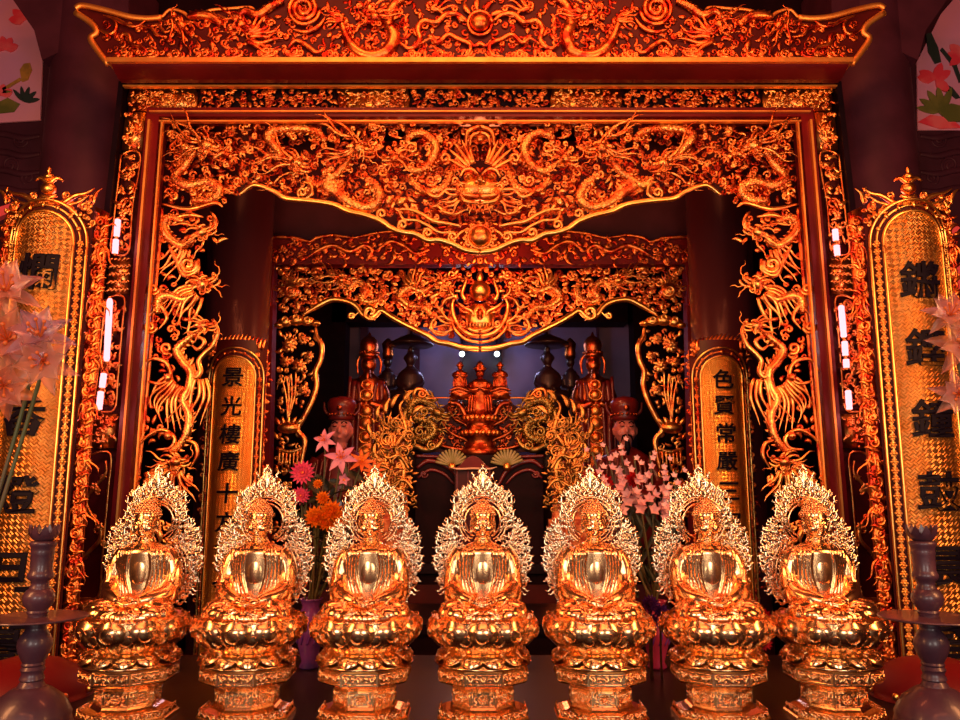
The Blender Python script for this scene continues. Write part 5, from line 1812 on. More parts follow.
# ---- small gold figures
def figurine(px, ptop, pbot, w, Y, label, m, group, crown=True, base=True):
    k = pxm((ptop + pbot) / 2, Y)
    z0, z1 = at(px, pbot, Y).z, at(px, ptop, Y).z
    X = at(px, pbot, Y).x
    H = z1 - z0
    r = w * k / 2
    root = empty('gilded_figure', (X, Y, z0), label, 'statue', group)
    b = MB()
    b.lathe([(r * .95, 0), (r * 1.0, H * .1), (r * .95, H * .2), (r * .75, H * .36), (r * .72, H * .48), (r * .78, H * .56), (r * .6, H * .62), (r * .24, H * .66), (r * .22, H * .68)], 0, 0, 0, 24, sy=.75)
    for s in (-1, 1):
        b.tube([(s * r * .7, 0, H * .57), (s * r * .95, -r * .2, H * .46), (s * r * .5, -r * .7, H * .42), (s * r * .1, -r * .85, H * .46)], r * .2, 8, prof=[1, 1.2, .9, .7])
        for j in range(3):
            b.tube([(s * r * (.8 - .2 * j), -r * .45, H * .36), (s * r * (.9 - .22 * j), -r * .66, H * .2), (s * r * (.95 - .22 * j), -r * .7, H * .03)], r * .1, 6)
    b.ball((0, -r * .02, H * .74), (r * .34, r * .34, H * .085), nu=14, nv=10)
    b.ball((0, -r * .34, H * .735), (r * .07, r * .08, H * .02), nu=8, nv=6)
    o = b.build('figure_body', m, root)
    if crown:
        b = MB()
        b.lathe([(r * .4, H * .78), (r * .46, H * .82), (r * .36, H * .86), (r * .4, H * .88), (r * .26, H * .92), (r * .28, H * .94), (r * .12, H * .97), (.001, H)], 0, 0, 0, 16)
        for a in range(8):
            b.ball((cos(a * pi / 4) * r * .46, sin(a * pi / 4) * r * .46, H * .84), r * .1, nu=6, nv=5)
        b.build('crown', m, root)
    if base:
        b = MB()
        b.lathe([(r * 1.15, 0), (r * 1.25, H * .02), (r * 1.1, H * .05), (r * .9, H * .07)], 0, 0, -.0, 24)
        for a in range(12):
            b.ball((cos(a * pi / 6) * r * 1.15, sin(a * pi / 6) * r * 1.15, H * .03), (r * .2, r * .2, H * .035), nu=6, nv=5)
        b.build('lotus_base', m, root)
    return root


# stepped plinth that carries the triad
zp1 = at(480, 452, 5.95).z
pl = empty('triad_plinth', (0, 6.0, zcab), 'tiered red gilded plinth under the central gold triad', 'plinth')
kq = pxm(440, 5.95)
b = MB()
zz = lambda y: at(480, y, 5.95).z - zcab
b.lathe([(20 * kq, 0), (20 * kq, zz(450)), (15 * kq, zz(447)), (13 * kq, zz(440)), (17 * kq, zz(436)), (18 * kq, zz(431)), (13 * kq, zz(427)), (12 * kq, zz(423)), (16 * kq, zz(420)), (16 * kq, zz(416)), (2 * kq, zz(416))], 0, 0, 0, 28)
o = b.build('plinth_body', M['gold_dull'], pl)
b = MB()
for y, r_ in ((433, 18), (418, 16)):
    for a in range(18):
        b.ball((cos(a * pi / 9) * r_ * kq, sin(a * pi / 9) * r_ * kq, zz(y)), (3 * kq, 3 * kq, 3.4 * kq), nu=8, nv=6)
b.build('plinth_petal', M['amber'], pl)
for s in (-1, 1):
    b = MB()
    a0 = at(480 + s * 10, 426, 5.95); a1 = at(480 + s * 20, 405, 5.95); a2 = at(480 + s * 30, 402, 5.95)
    a0, a1, a2 = [Vector((q.x, 0, q.z - zcab)) for q in (a0, a1, a2)]
    b.tube([a0, a1, a2], 3.0 * kq, 8)
    o = b.build('plinth_arm', M['gold_dull'], pl)
    c = Carve(5.95, (s,), 64)
    for j in range(4):
        c.stroke([(449, 400 - j * 3), (459, 397 - j * 3), (470, 401 - j * 3)], 3, [.4, 1, .4], j)
    c.plate([(450, 399), (470, 399), (468, 388), (452, 388)], .02, .06)
    o = c.build('cloud_support', M['gold_dull'], smooth=True); keep(o, pl)
sc = empty('carved_screen', (0, 6.22, zcab), 'low dull red gilded scroll screen behind the triad plinth and the olive dragons', 'screen')
for s in (-1, 1):
    c = Carve(6.22, (s,), 90)
    c.plate([(478, 404), (450, 402), (436, 412), (414, 424), (414, 452), (478, 452)], 0, .06)
    keep(c.build('wing_backing', M['red_dark'], smooth=False), sc)
    c = Carve(6.2, (s,), 91)
    c.fill([(478, 404), (452, 402), (436, 414), (416, 426), (416, 449), (478, 449)], 6, (2.4, 4.4), (1.8, 3), 1, keep=.9, leaves=.45)
    c.stroke([(476, 449), (466, 440), (456, 436), (446, 428), (440, 414)], 4.5, [1, 1, .9, .6, .2], 3)
    c.stroke([(474, 430), (464, 424), (454, 418), (450, 406)], 4, [1, 1, .7, .2], 3)
    c.stroke([(470, 450), (450, 448), (434, 442), (424, 430)], 4.5, [1, 1, .8, .2], 3)
    keep(c.build('carved_wing', M['gold_dull']), sc)
figurine(480, 360, 414.4, 24, 5.98, 'tallest crowned gold figure in the middle of the central triad', M['gold_dull'], 'central gilded triad', True, False)
figurine(460, 361, 388, 14, 5.98, 'small crowned gold figure left of the tallest central one', M['gold_dull'], 'central gilded triad', True, False)
figurine(500, 361, 388, 14, 5.98, 'small crowned gold figure right of the tallest central one', M['gold_dull'], 'central gilded triad', True, False)

# ---- olive gilt dragons and gold wave carvings
for s, lab in ((-1, 'olive gilt carved dragon leaning towards the triad from the left'), (1, 'olive gilt carved dragon leaning towards the triad from the right')):
    root = empty('altar_dragon', at(480 + s * 52, 455, 5.9), lab, 'dragon carving', 'pair of altar dragons')
    m = -s
    c = Carve(5.95, (m,), 65)
    c.head(438, 413, 13, 8, 1, 3, 4, 1.0)
    o = c.build('dragon_head', M['olive']); keep(o, root)
    c = Carve(5.98, (m,), 66)
    c.body([(440, 414), (430, 404), (418, 400), (410, 408), (416, 418), (430, 422), (434, 432), (424, 440), (412, 438), (404, 450)], 10, side=1)
    c.stroke([(412, 404), (424, 398), (438, 400)], 6, [.5, 1, .5], 2)
    c.stroke([(414, 412), (428, 410), (440, 417)], 4, [.5, 1, .5], 4)
    for j in range(5):
        c.stroke([(410 + j * 6, 402 + j), (408 + j * 6, 394), (404 + j * 6, 390)], 4, [1, .8, .2], 1)
    c.stroke([(404, 452), (414, 446), (426, 450), (438, 446), (444, 436)], 7, [.6, 1, 1, .8, .2], 3)
    c.stroke([(400, 440), (408, 428), (404, 416), (410, 404), (406, 396)], 8, [.8, 1, 1, .7, .2], 2)
    for x, y, r_ in ((420, 432, 5), (432, 446, 5), (412, 442, 5), (424, 412, 5)):
        c.curl(x, y, r_, 1.4, x, 2.8, 1 if x % 4 else -1, 5)
    c.claw(440, 430, 8, 30, 1, 3); c.claw(412, 430, 8, 150, 1, 3)
    o = c.build('dragon_body', M['olive']); keep(o, root)
    c = Carve(5.96, (m,), 67)
    c.stroke([(430, 397), (424, 390), (416, 390), (414, 397)], 4, [.4, 1, 1, .4], 2)
    c.stroke([(426, 399), (440, 398), (470, 398.5)], 1.6, off=2)
    c.curl(422, 394, 4, 1.2, 0, 2.4, 1, 3)
    o = c.build('red_gilt_crest', M['amber']); keep(o, root)
for s, lab in ((-1, 'amber gilt wave and flame carving left of the central cabinet'), (1, 'amber gilt wave and flame carving right of the central cabinet')):
    m = -s
    root = empty('flame_carving', at(480 + s * 88, 500, 5.8), lab, 'carving', 'pair of flame carvings')
    c = Carve(5.64, (m,), 68)
    c.plate([(384, 440), (396, 428), (404, 440), (408, 520), (378, 520), (376, 462)], -.01, .06)
    q0, q1 = at(374, 519, 5.64), at(412, 519, 5.64)
    xs_ = sorted((m * q0.x, m * q1.x))
    c.box(xs_[0], xs_[1], 5.6, 5.72, ZA, q0.z)
    o = c.build('carving_core', M['gold_dull'], smooth=False); keep(o, root)
    c = Carve(5.62, (m,), 69)
    c.stroke([(378, 500), (384, 470), (374, 450), (384, 430), (378, 412)], 6, [1, 1, 1, .8, .2], 2)
    c.stroke([(398, 500), (404, 470), (396, 448), (406, 430), (400, 408), (406, 398)], 6.5, [1, 1, 1, .9, .5, .1], 3)
    c.stroke([(410, 470), (400, 456), (388, 458), (380, 448)], 4.5, [.6, 1, 1, .3], 5)
    c.stroke([(414, 490), (404, 480), (390, 486), (382, 478)], 4.5, [.6, 1, 1, .3], 5)
    for x, y, r_ in ((388, 440, 7), (404, 452, 8), (384, 468, 7), (400, 484, 8), (396, 424, 6), (410, 436, 6)):
        c.curl(x, y, r_, 1.5, x, 2.4, 1 if y % 8 else -1, 5)
    for x, y, a in ((378, 420, -100), (392, 408, -80), (404, 402, -70), (386, 414, -95), (412, 416, -60), (372, 436, -120), (398, 436, -90)):
        c.leaf(x, y, a, 16, 6, .4, 3)
    c.fill([(374, 420), (412, 415), (416, 510), (370, 510)], 4.6, (1.8, 3.4), (1.3, 2.2), 4, leaves=.5)
    for y in (425, 445, 465, 485):
        c.fan(392, y, 6, -160, -20, 16, 2.6, .12, 5, .3, 10)
    o = c.build('flame_scroll', M['flame']); keep(o, root)

# ---- standing guardians
for s, px, lab in ((-1, 367, 'tall standing guardian statue in dark red robe with glowing amber belt, left'), (1, 595, 'tall standing guardian statue in red and gold robe, right of the triad')):
    Y = 6.35
    k = pxm(400, Y)
    X = at(px, 450, Y).x
    z = lambda y: at(px, y, Y).z - ZA
    root = empty('guardian_statue', (X, Y, ZA), lab, 'statue', 'pair of standing guardians')
    b = MB()
    b.lathe([(20 * k, 0), (19 * k, z(520)), (17 * k, z(450)), (14.5 * k, z(420)), (13.5 * k, z(400)), (14.5 * k, z(385)), (12 * k, z(379)), (6.5 * k, z(375)), (4.6 * k, z(371))], 0, 0, 0, 28, sy=.7)
    b.ball((0, -1 * k, z(364)), (7.8 * k, 7 * k, 9.6 * k), nu=20, nv=14)
    b.tube([(0, -6 * k, z(370)), (0, -8.5 * k, z(377)), (0, -9 * k, z(386))], 3.4 * k, 8, prof=[.8, 1, .2])
    b.ball((0, -7.5 * k, z(363)), (1.3 * k, 1.8 * k, 2.2 * k), nu=8, nv=6)
    for t in (-1, 1):
        b.ball((t * 13 * k, 0, z(383)), (6 * k, 6 * k, 4.6 * k), nu=14, nv=10)
        b.tube([(t * 11 * k, 0, z(381)), (t * 17 * k, -2 * k, z(396)), (t * 15 * k, -8 * k, z(408)), (t * 3 * k, -13 * k, z(404))], 5 * k, 10, prof=[.9, 1.1, 1.3, .6])
        b.ball((t * 2.6 * k, -6.9 * k, z(361)), (1.5 * k, .8 * k, .7 * k), nu=8, nv=6)
        b.ball((t * 6.8 * k, 0, z(364)), (1.2 * k, 1.5 * k, 3.2 * k), nu=8, nv=6)
    b.ball((0, -7.1 * k, z(368)), (2.2 * k, .9 * k, .7 * k), nu=8, nv=6)
    me = remesh(b, .011, 2)
    mesh_obj(me, 'statue_body', M['gold_dull'], root)
    b = MB()                                         # helmet
    b.lathe([(8 * k, z(358)), (9.4 * k, z(356)), (8.2 * k, z(354)), (8.6 * k, z(350)), (9.4 * k, z(346)), (8.4 * k, z(341)), (5 * k, z(337.5)), (2 * k, z(336)), (1.4 * k, z(334)), (.4 * k, z(332))], 0, 0, 0, 20)
    for t in (-1, 1):
        b.tube([(t * 8 * k, 1 * k, z(354)), (t * 12 * k, 2 * k, z(362)), (t * 11 * k, 1 * k, z(374))], 1.6 * k, 8, prof=[.8, 1, .5])
    for a in range(9):
        t = pi + pi * a / 8
        b.ball((cos(t) * 9 * k, sin(t) * 9 * k, z(353)), 1.7 * k, nu=6, nv=5)
    b.build('helmet', M['gold_dull'], root)
    b = MB()                                         # dark side panels of the robe
    for t in (-1, 1):
        b.tube([(t * 13 * k, -3 * k, z(382)), (t * 14.5 * k, -7 * k, z(410)), (t * 13 * k, -11 * k, z(440)), (t * 14 * k, -12 * k, z(520))], 3.6 * k, 8)
        b.tube([(t * 9 * k, -9 * k, z(384)), (t * 7 * k, -11 * k, z(400)), (t * 8 * k, -13 * k, z(440)), (t * 9 * k, -14 * k, z(520))], 2 * k, 8)
    b.build('robe_panel', M['maroon'], root)
    b = MB()
    for y, r_ in ((386, 4), (396, 5), (412, 5.5), (424, 6), (438, 5), (452, 5)):
        b.ball((0, -11.5 * k, z(y)), (r_ * k, 2.4 * k, r_ * .95 * k), nu=12, nv=8)
        b.tube([(cos(a) * r_ * 1.25 * k, -12.2 * k, z(y) + sin(a) * r_ * 1.1 * k) for a in [pi * i / 6 for i in range(13)]], .8 * k, 6)
    b.build('apron_ornament', M['amber'], root)
    b = MB()
    b.tube([(-s * -17 * k, -9 * k, z(378)), (-s * -18 * k, -12 * k, z(420)), (-s * -19 * k, -14 * k, z(520))], 1.6 * k, 8)
    b.build('staff', M['maroon'], root)

# ---- seated officials with painted faces
for s, px, lab in ((-1, 341, 'pink faced seated official in a red hat, partly behind pink lilies'), (1, 625, 'pink faced bearded official in a red hat and red robe, behind pale flower stems')):
    Y = 5.98
    k = pxm(430, Y)
    X = at(px, 430, Y).x
    z = lambda y: at(px, y, Y).z - ZA
    root = empty('seated_official', (X, Y, ZA), lab, 'statue', 'pair of seated officials')
    b = MB()
    b.ball((0, 0, z(430)), (11 * k, 10.5 * k, 14.5 * k), nu=24, nv=18)
    b.ball((0, -10.6 * k, z(431)), (1.9 * k, 2.4 * k, 3.4 * k), nu=12, nv=8)
    b.tube([(0, 0, z(440)), (0, 1 * k, z(452))], 6 * k, 12)
    for t in (-1, 1):
        b.ball((t * 11 * k, 0, z(431)), (1.8 * k, 2.2 * k, 4.6 * k), nu=10, nv=8)
        b.ball((t * 5.6 * k, -7 * k, z(434)), (3.6 * k, 3 * k, 3.6 * k), nu=10, nv=8)
        b.ball((t * 4.4 * k, -9.6 * k, z(426.5)), (2.4 * k, 1.2 * k, 1.1 * k), nu=10, nv=8)
    b.ball((0, -9 * k, z(438)), (2.8 * k, 1.6 * k, 1.0 * k), nu=10, nv=8)
    mesh_obj(remesh(b, .0075, 2), 'head', M['pink_skin'], root)
    b = MB()
    for t in (-1, 1):
        b.tube([(t * 1.8 * k, -10.4 * k, z(424)), (t * 4.6 * k, -10.6 * k, z(422.4)), (t * 7.4 * k, -8.6 * k, z(424))], .6 * k, 6)
        b.tube([(t * 2.4 * k, -10.8 * k, z(426.8)), (t * 4.6 * k, -11 * k, z(427)), (t * 6.6 * k, -10 * k, z(426.6))], .5 * k, 6)
    b.build('eye_brow', M['ink'], root)
    if s > 0:
        b = MB()
        for t in (-1, 1):
            b.tube([(t * .6 * k, -11.2 * k, z(435.4)), (t * 4 * k, -11 * k, z(437)), (t * 6 * k, -9.8 * k, z(443))], 1.1 * k, 6, prof=[.8, 1, .2])
        b.tube([(0, -10.5 * k, z(441)), (0, -11.5 * k, z(448)), (0, -10.5 * k, z(458))], 3.2 * k, 8, prof=[.7, 1, .15])
        b.build('beard', M['ink'], root)
    b = MB()
    b.lathe([(11.5 * k, z(421)), (13 * k, z(419)), (12.4 * k, z(415)), (12.8 * k, z(411)), (14 * k, z(408)), (14.5 * k, z(403)), (12 * k, z(399)), (6 * k, z(397)), (1 * k, z(396))], 0, 1 * k, 0, 28)
    for t in (-1, 1):
        b.tube([(t * 12 * k, 2 * k, z(416)), (t * 17 * k, 2 * k, z(410)), (t * 18 * k, 2 * k, z(402))], 1.6 * k, 8, prof=[1, 1, .4])
    b.build('hat', M['maroon'], root)
    b = MB()
    for a in range(11):
        t = pi + pi * a / 10
        b.ball((cos(t) * 13.2 * k, k + sin(t) * 13.2 * k, z(415)), 1.5 * k, nu=6, nv=5)
    b.ball((0, -13 * k, z(409)), (2.6 * k, 1.4 * k, 3 * k), nu=8, nv=6)
    b.build('hat_ornament', M['gold_dull'], root)
    b = MB()
    b.lathe([(32 * k, 0), (33 * k, z(520)), (31 * k, z(490)), (28 * k, z(470)), (24 * k, z(457)), (14 * k, z(450)), (8 * k, z(447))], 0, 2 * k, 0, 32, sy=.6)
    for t in (-1, 1):
        b.tube([(t * 22 * k, 0, z(460)), (t * 31 * k, -6 * k, z(484)), (t * 18 * k, -18 * k, z(496)), (t * 3 * k, -20 * k, z(494))], 8 * k, 10, prof=[.9, 1, 1, .7])
        for j in range(4):
            b.tube([(t * (5 + 5 * j) * k, -(15 - j) * k, z(456 + j * 2)), (t * (7 + 5 * j) * k, -(18 - j) * k, z(480)), (t * (8 + 6 * j) * k, -(20 - j) * k, z(520))], 1.4 * k, 6)
    b.build('robe', M['maroon'], root)

# ---- dark seated Buddhas under parasols
for s, px, lab in ((-1, 410, 'dark silhouetted seated Buddha under a wide parasol, left of the triad'), (1, 548, 'dark silhouetted seated Buddha under a wide parasol, right of the triad')):
    Y = 6.8
    k = pxm(380, Y)
    X = at(px, 400, Y).x
    z = lambda y: at(px, y, Y).z - ZA
    root = empty('dark_buddha', (X, Y, ZA), lab, 'statue', 'pair of dark Buddhas')
    b = MB()
    b.lathe([(18 * k, z(402)), (20 * k, z(398)), (18 * k, z(393)), (13 * k, z(390)), (12.4 * k, z(382)), (11.6 * k, z(375)), (9.5 * k, z(371)), (5 * k, z(368)), (3.6 * k, z(365))], 0, 0, 0, 28, sy=.75)
    b.ball((0, 0, z(359)), (5.6 * k, 6 * k, 7.6 * k), nu=16, nv=12)
    b.ball((0, 0, z(349.5)), (3 * k, 3 * k, 3 * k), nu=12, nv=8)
    for t in (-1, 1):
        b.tube([(t * 9.5 * k, 0, z(373)), (t * 12.4 * k, -4 * k, z(384)), (t * 4 * k, -11 * k, z(390))], 2.2 * k, 10)
        b.tube([(t * 6 * k, -2 * k, z(394)), (t * 18 * k, -7 * k, z(396)), (t * 2 * k, -13 * k, z(397))], 5 * k, 10)
        b.ball((t * 6 * k, 0, z(358)), (1.2 * k, 1.4 * k, 3.4 * k), nu=8, nv=6)
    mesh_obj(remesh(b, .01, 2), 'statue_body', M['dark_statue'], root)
    b = MB()
    b.lathe([(15 * k, 0), (15 * k, z(500)), (13 * k, z(440)), (19 * k, z(412)), (21 * k, z(406)), (20 * k, z(402)), (2 * k, z(402))], 0, 0, 0, 28)
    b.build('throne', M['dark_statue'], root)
    b = MB()
    b.lathe([(22 * k, z(345)), (23 * k, z(344)), (22 * k, z(342.5)), (14 * k, z(338)), (5 * k, z(334)), (1.5 * k, z(333)), (1 * k, z(329))], 0, 5 * k, 0, 28)
    b.tube([(0, 14 * k, z(402)), (0, 14 * k, z(352)), (0, 9 * k, z(340))], 1.3 * k, 8)
    b.build('parasol', M['dark_statue'], root)
# ---- dim attendants further back
for s, px, lab in ((-1, 387, 'dim standing attendant statue behind the left guardian'), (1, 571, 'dim standing attendant statue behind the right guardian')):
    Y = 7.0
    k = pxm(380, Y)
    z = lambda y: at(px, y, Y).z - ZA
    root = empty('attendant_statue', (at(px, 400, Y).x, Y, ZA), lab, 'statue', 'pair of dim attendants')
    b = MB()
    b.lathe([(9 * k, 0), (9 * k, z(470)), (7 * k, z(400)), (7.5 * k, z(380)), (6 * k, z(372)), (2.6 * k, z(369)), (2.4 * k, z(367))], 0, 0, 0, 20, sy=.7)
    b.ball((0, 0, z(362)), (4.4 * k, 4.4 * k, 5.4 * k), nu=14, nv=10)
    for t in (-1, 1):
        b.tube([(t * 6 * k, 0, z(376)), (t * 9 * k, -2 * k, z(388)), (t * 2 * k, -8 * k, z(392))], 3 * k, 8)
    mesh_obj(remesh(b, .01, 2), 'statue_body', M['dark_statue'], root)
    b = MB(); b.lathe([(4.6 * k, z(359)), (6 * k, z(355)), (5 * k, z(350)), (6.5 * k, z(344)), (3 * k, z(340)), (.5 * k, z(338))], 0, 0, 0, 16)
    b.build('hat', M['gold_dull'], root)

# ---- two small white lamps high at the back
M['lamp_white'] = emit('white_lamp_glow', (.75, .88, 1), 6)
for px, lab in ((462, 'small round white lamp under the scalloped edge, left one'), (497, 'small round white lamp under the scalloped edge, right one')):
    p = at(px, 354, 7.3)
    root = empty('niche_lamp', p, lab, 'lamp', 'two white niche lamps')
    b = MB(); b.ball((0, 0, 0), .026)
    b.build('lamp_bulb', M['lamp_white'], root)
    b = MB(); b.lathe([(.02, .03), (.03, .05), (.03, .09), (.012, .1), (.012, .3)], 0, .03, 0, 16)
    b.build('lamp_holder', M['black_lacquer'], root)
    point('niche_lamp_light', (p.x, 7.2, p.z), 1.5, (.75, .85, 1), .04)

# ---- pink-white light tubes on the posts of the great frame
M['tube'] = emit('pink_tube_glow', (1, .24, .26), 3.6)
for s in (-1, 1):
    segs = (((118, 219), (116.5, 237)), ((116, 239), (115, 254)), ((110, 298), (106.5, 362)), ((104, 373), (102, 388)), ((101, 391), (99, 410))) if s < 0 else (((125, 229), (124, 241)), ((123.5, 245), (122.5, 256)), ((119, 305), (116, 338)), ((115.5, 341), (114.5, 356)), ((114, 359), (113.5, 368)), ((112, 390), (110.5, 410)))
    names = ('topmost', 'second', 'third', 'fourth', 'fifth', 'sixth')
    for i, (a, e) in enumerate(segs):
        Y = 3.7
        pa, pb = at(480 + s * (480 - a[0]), a[1], Y), at(480 + s * (480 - e[0]), e[1], Y)
        mid = (pa + pb) / 2
        root = empty('light_tube', mid, 'glowing pink white light tube on the %s frame post, %s from the top' % ('left' if s < 0 else 'right', names[i] if i else 'first'), 'light tube', 'light tubes on the %s post' % ('left' if s < 0 else 'right'))
        b = MB(); b.tube([pa.lerp(pb, t) for t in (0, .04, .1, .3, .5, .7, .9, .96, 1)], .0145, 12, 40, prof=[.45, .8, 1, .92, 1, .95, 1, .9, 1, .8, .45])
        keep(b.build('tube_glass', M['tube']), root)
        b = MB()
        for q, d in ((pa, (pa - pb).normalized()), (pb, (pb - pa).normalized())):
            b.tube([q - d * .002, q + d * .008], .009, 12, 3)
        b.box(mid.x - .008, mid.x + .008, Y + .01, Y + .07, mid.z - .01, mid.z + .01)
        keep(b.build('tube_cap', M['gold_border']), root)
# ------------------------------------------------------------------ flowers and vases
def fmat(name, c1, c2, rough=.5, tr=.0):
    return mat(name, c1, rough, 0, c2, 14, sss=.15)


M['petal_pink'] = fmat('hot_pink_petal', (.75, .05, .16), (.85, .12, .22))
M['petal_lily'] = fmat('pale_pink_lily', (.62, .2, .32), (.7, .3, .4))
M['petal_marigold'] = fmat('marigold_orange', (1, .42, .02), (1, .32, .01))
M['petal_orange'] = fmat('amber_petal', (.85, .22, .03), (.75, .14, .02))
M['petal_pale'] = fmat('pale_pink_floret', (.8, .42, .42), (.85, .55, .52))
M['petal_red'] = fmat('red_petal', (.7, .01, .012), (.6, .008, .01))
M['petal_violet'] = fmat('violet_petal', (.16, .04, .4), (.25, .06, .4))
M['leaf'] = fmat('dark_leaf', (.015, .03, .012), (.03, .035, .012))
M['stem'] = fmat('stem_green', (.12, .08, .03), (.1, .1, .03))
M['vase_violet'] = mat('violet_glazed_vase', (.2, .05, .3), .15, 0, (.06, .03, .2), 7, coat=.6)
M['vase_rose'] = mat('rose_glazed_vase', (.4, .04, .12), .18, 0, (.3, .03, .14), 7, coat=.6)
rf = random.Random(12)


def petal3(b, c, d, up, L, W, curl=.3, n=5, cup=.15):
    """petal from c along d, its face turned towards up"""
    d = Vector(d).normalized()
    up = Vector(up)
    up = (up - d * up.dot(d)).normalized()
    side = d.cross(up)

    def fn(u, v):
        w = W * (sin(pi * min(1, .12 + .88 * v) ** .8) if v < .999 else 0) * .5
        s_ = (u * 2 - 1)
        return Vector(c) + d * L * v * (1 - .3 * curl * v) + up * (-curl * L * v * v * .6 + cup * W * s_ * s_) + side * s_ * w
    b.grid(fn, 4, n)


def flower_in(name, kind, px, py, Y, r, label, group, cat='flower', stem_to=None, face=(0, -1, .2)):
    c = at(px, py, Y)
    root = empty(name, c, label, cat, group)
    k = pxm(py, Y) * r
    f = Vector(face).normalized()
    u = f.orthogonal().normalized(); v = f.cross(u)
    b = MB()
    z0 = Vector((0, 0, 0))
    if kind == 'dahlia':
        for ring, (n, L, tilt) in enumerate(((16, 1, .15), (14, .85, .45), (11, .65, .85), (8, .4, 1.5))):
            for i in range(n):
                a = 2 * pi * (i + ring * .4) / n
                d = u * cos(a) + v * sin(a) + f * tilt
                petal3(b, f * .03 * ring * k, d, f, k * L, k * .42, -.1)
        m = {'pink': M['petal_pink']}.get('pink')
    elif kind == 'lily':
        for i in range(6):
            a = 2 * pi * i / 6 + rf.uniform(-.15, .15)
            petal3(b, z0, u * cos(a) + v * sin(a) + f * .35, f, k, k * .36, .55)
    elif kind == 'star':
        for i in range(8):
            a = 2 * pi * i / 8 + rf.uniform(-.2, .2)
            petal3(b, z0, u * cos(a) + v * sin(a) + f * rf.uniform(.1, .7), f, k * rf.uniform(.8, 1.1), k * .26, .3)
    elif kind == 'marigold':
        for ring, (n, L, tilt) in enumerate(((14, 1, .0), (13, .92, .35), (11, .8, .75), (8, .62, 1.3), (5, .4, 2.5))):
            for i in range(n):
                a = 2 * pi * (i + ring * .37) / n + rf.uniform(-.1, .1)
                petal3(b, z0, u * cos(a) + v * sin(a) + f * tilt, f, k * L, k * .5, -.25, 4, .3)
    elif kind == 'floret':
        for i in range(5):
            a = 2 * pi * i / 5 + rf.uniform(-.2, .2)
            petal3(b, z0, u * cos(a) + v * sin(a) + f * .5, f, k, k * .6, .2, 4)
    return root, b, k, f


def bloom(name, kind, px, py, Y, r, m, label, group, stem_to=None, center=None, face=(0, -1, .2), leaves=0):
    root, b, k, f = flower_in(name, kind, px, py, Y, r, label, group, face=face)
    b.build('petal', m, root)
    if center:
        b = MB()
        if kind in ('lily', 'star'):
            for i in range(6):
                a = 2 * pi * i / 6
                u = f.orthogonal().normalized(); v = f.cross(u)
                e = (u * cos(a) + v * sin(a)) * k * .2 + f * k * .5
                b.tube([(0, 0, 0), e * .6, e], k * .02, 6, 6)
                b.ball(e, k * .05, nu=6, nv=5)
        else:
            b.ball(f * k * .1, k * .16, nu=10, nv=8)
        b.build('stamen', center, root)
    if stem_to:
        e = Vector(stem_to) - root.location
        b = MB()
        b.tube([-f * k * .05, -f * k * .3 + e * .2, e * .6 + Vector((0, .01, 0)), e], .0035, 6, 14)
        b.build('stem', M['stem'], root)
        if leaves:
            b = MB()
            for i in range(leaves):
                t = .25 + .5 * i / max(1, leaves)
                a = rf.uniform(0, 6.28)
                petal3(b, e * t, (cos(a), sin(a) * .6, .4), (0, 0, 1), k * 1.5, k * .4, .5)
            b.build('leaf', M['leaf'], root)
    return root


def vase(px, ytop, ybot, w, Y, m, label, zbase, group=None):
    k = pxm((ytop + ybot) / 2, Y)
    X = at(px, ytop, Y).x
    H = at(px, ytop, Y).z - zbase
    r = w * k / 2
    root = empty('flower_vase', (X, Y, zbase), label, 'vase', group)
    b = MB(); b.lathe([(r * .02, 0), (r * .6, 0), (r * .66, H * .03), (r * .5, H * .1), (r * .8, H * .35), (r * .95, H * .55), (r * .8, H * .75), (r * .55, H * .88), (r * .7, H * .97), (r * .8, H), (r * .7, H * .99), (r * .45, H * .88), (r * .3, H * .6)], 0, 0, 0, 32)
    b.build('vase_body', m, root)
    b = MB()
    for a in range(12):
        t = 2 * pi * a / 12
        b.tube([(cos(t) * r * .83, sin(t) * r * .83, H * .36), (cos(t + .2) * r * .97, sin(t + .2) * r * .97, H * .5), (cos(t) * r * .9, sin(t) * r * .9, H * .66)], r * .05, 6)
    b.build('vase_pattern', M['petal_violet'], root)
    return Vector((X, Y, zbase + H)), root


YVv = 3.05
mouth1, _ = vase(311, 598, 668, 30, YVv, M['vase_violet'], 'violet glazed vase between the second and third gold Buddhas', ZV, 'vases behind the Buddha row')
mouth2, _ = vase(655, 600, 668, 30, YVv, M['vase_rose'], 'rose glazed vase between the fifth and sixth gold Buddhas', ZV, 'vases behind the Buddha row')

G = 'pink and orange bouquet'
m1 = mouth1 + Vector((0, 0, -.02))
jit = lambda m_: m_ + Vector((rf.uniform(-.02, .02), rf.uniform(-.02, .02), 0))
bloom('dahlia', 'dahlia', 303, 473, 3.0, 13, M['petal_pink'], 'large hot pink dahlia, uppermost pink bloom at the left of the bouquet', G, jit(m1), M['petal_marigold'], leaves=2)
bloom('dahlia', 'dahlia', 301, 496, 3.02, 10, M['petal_pink'], 'smaller hot pink dahlia below the large one in the left bouquet', G, jit(m1), M['petal_marigold'], leaves=2)
bloom('dahlia', 'floret', 344, 480, 3.05, 8, M['petal_lily'], 'small pale pink bloom under the lilies of the left bouquet', G, jit(m1), M['petal_marigold'])
bloom('lily', 'lily', 341, 458, 3.0, 20, M['petal_lily'], 'large pale pink lily, right one above the marigolds', G, jit(m1), M['petal_orange'], (.1, -1, .3), 3)
bloom('lily', 'lily', 325, 441, 3.04, 16, M['petal_lily'], 'pale pink lily, upper left one below the pink faced official', G, jit(m1), M['petal_orange'], (-.3, -1, .4), 2)
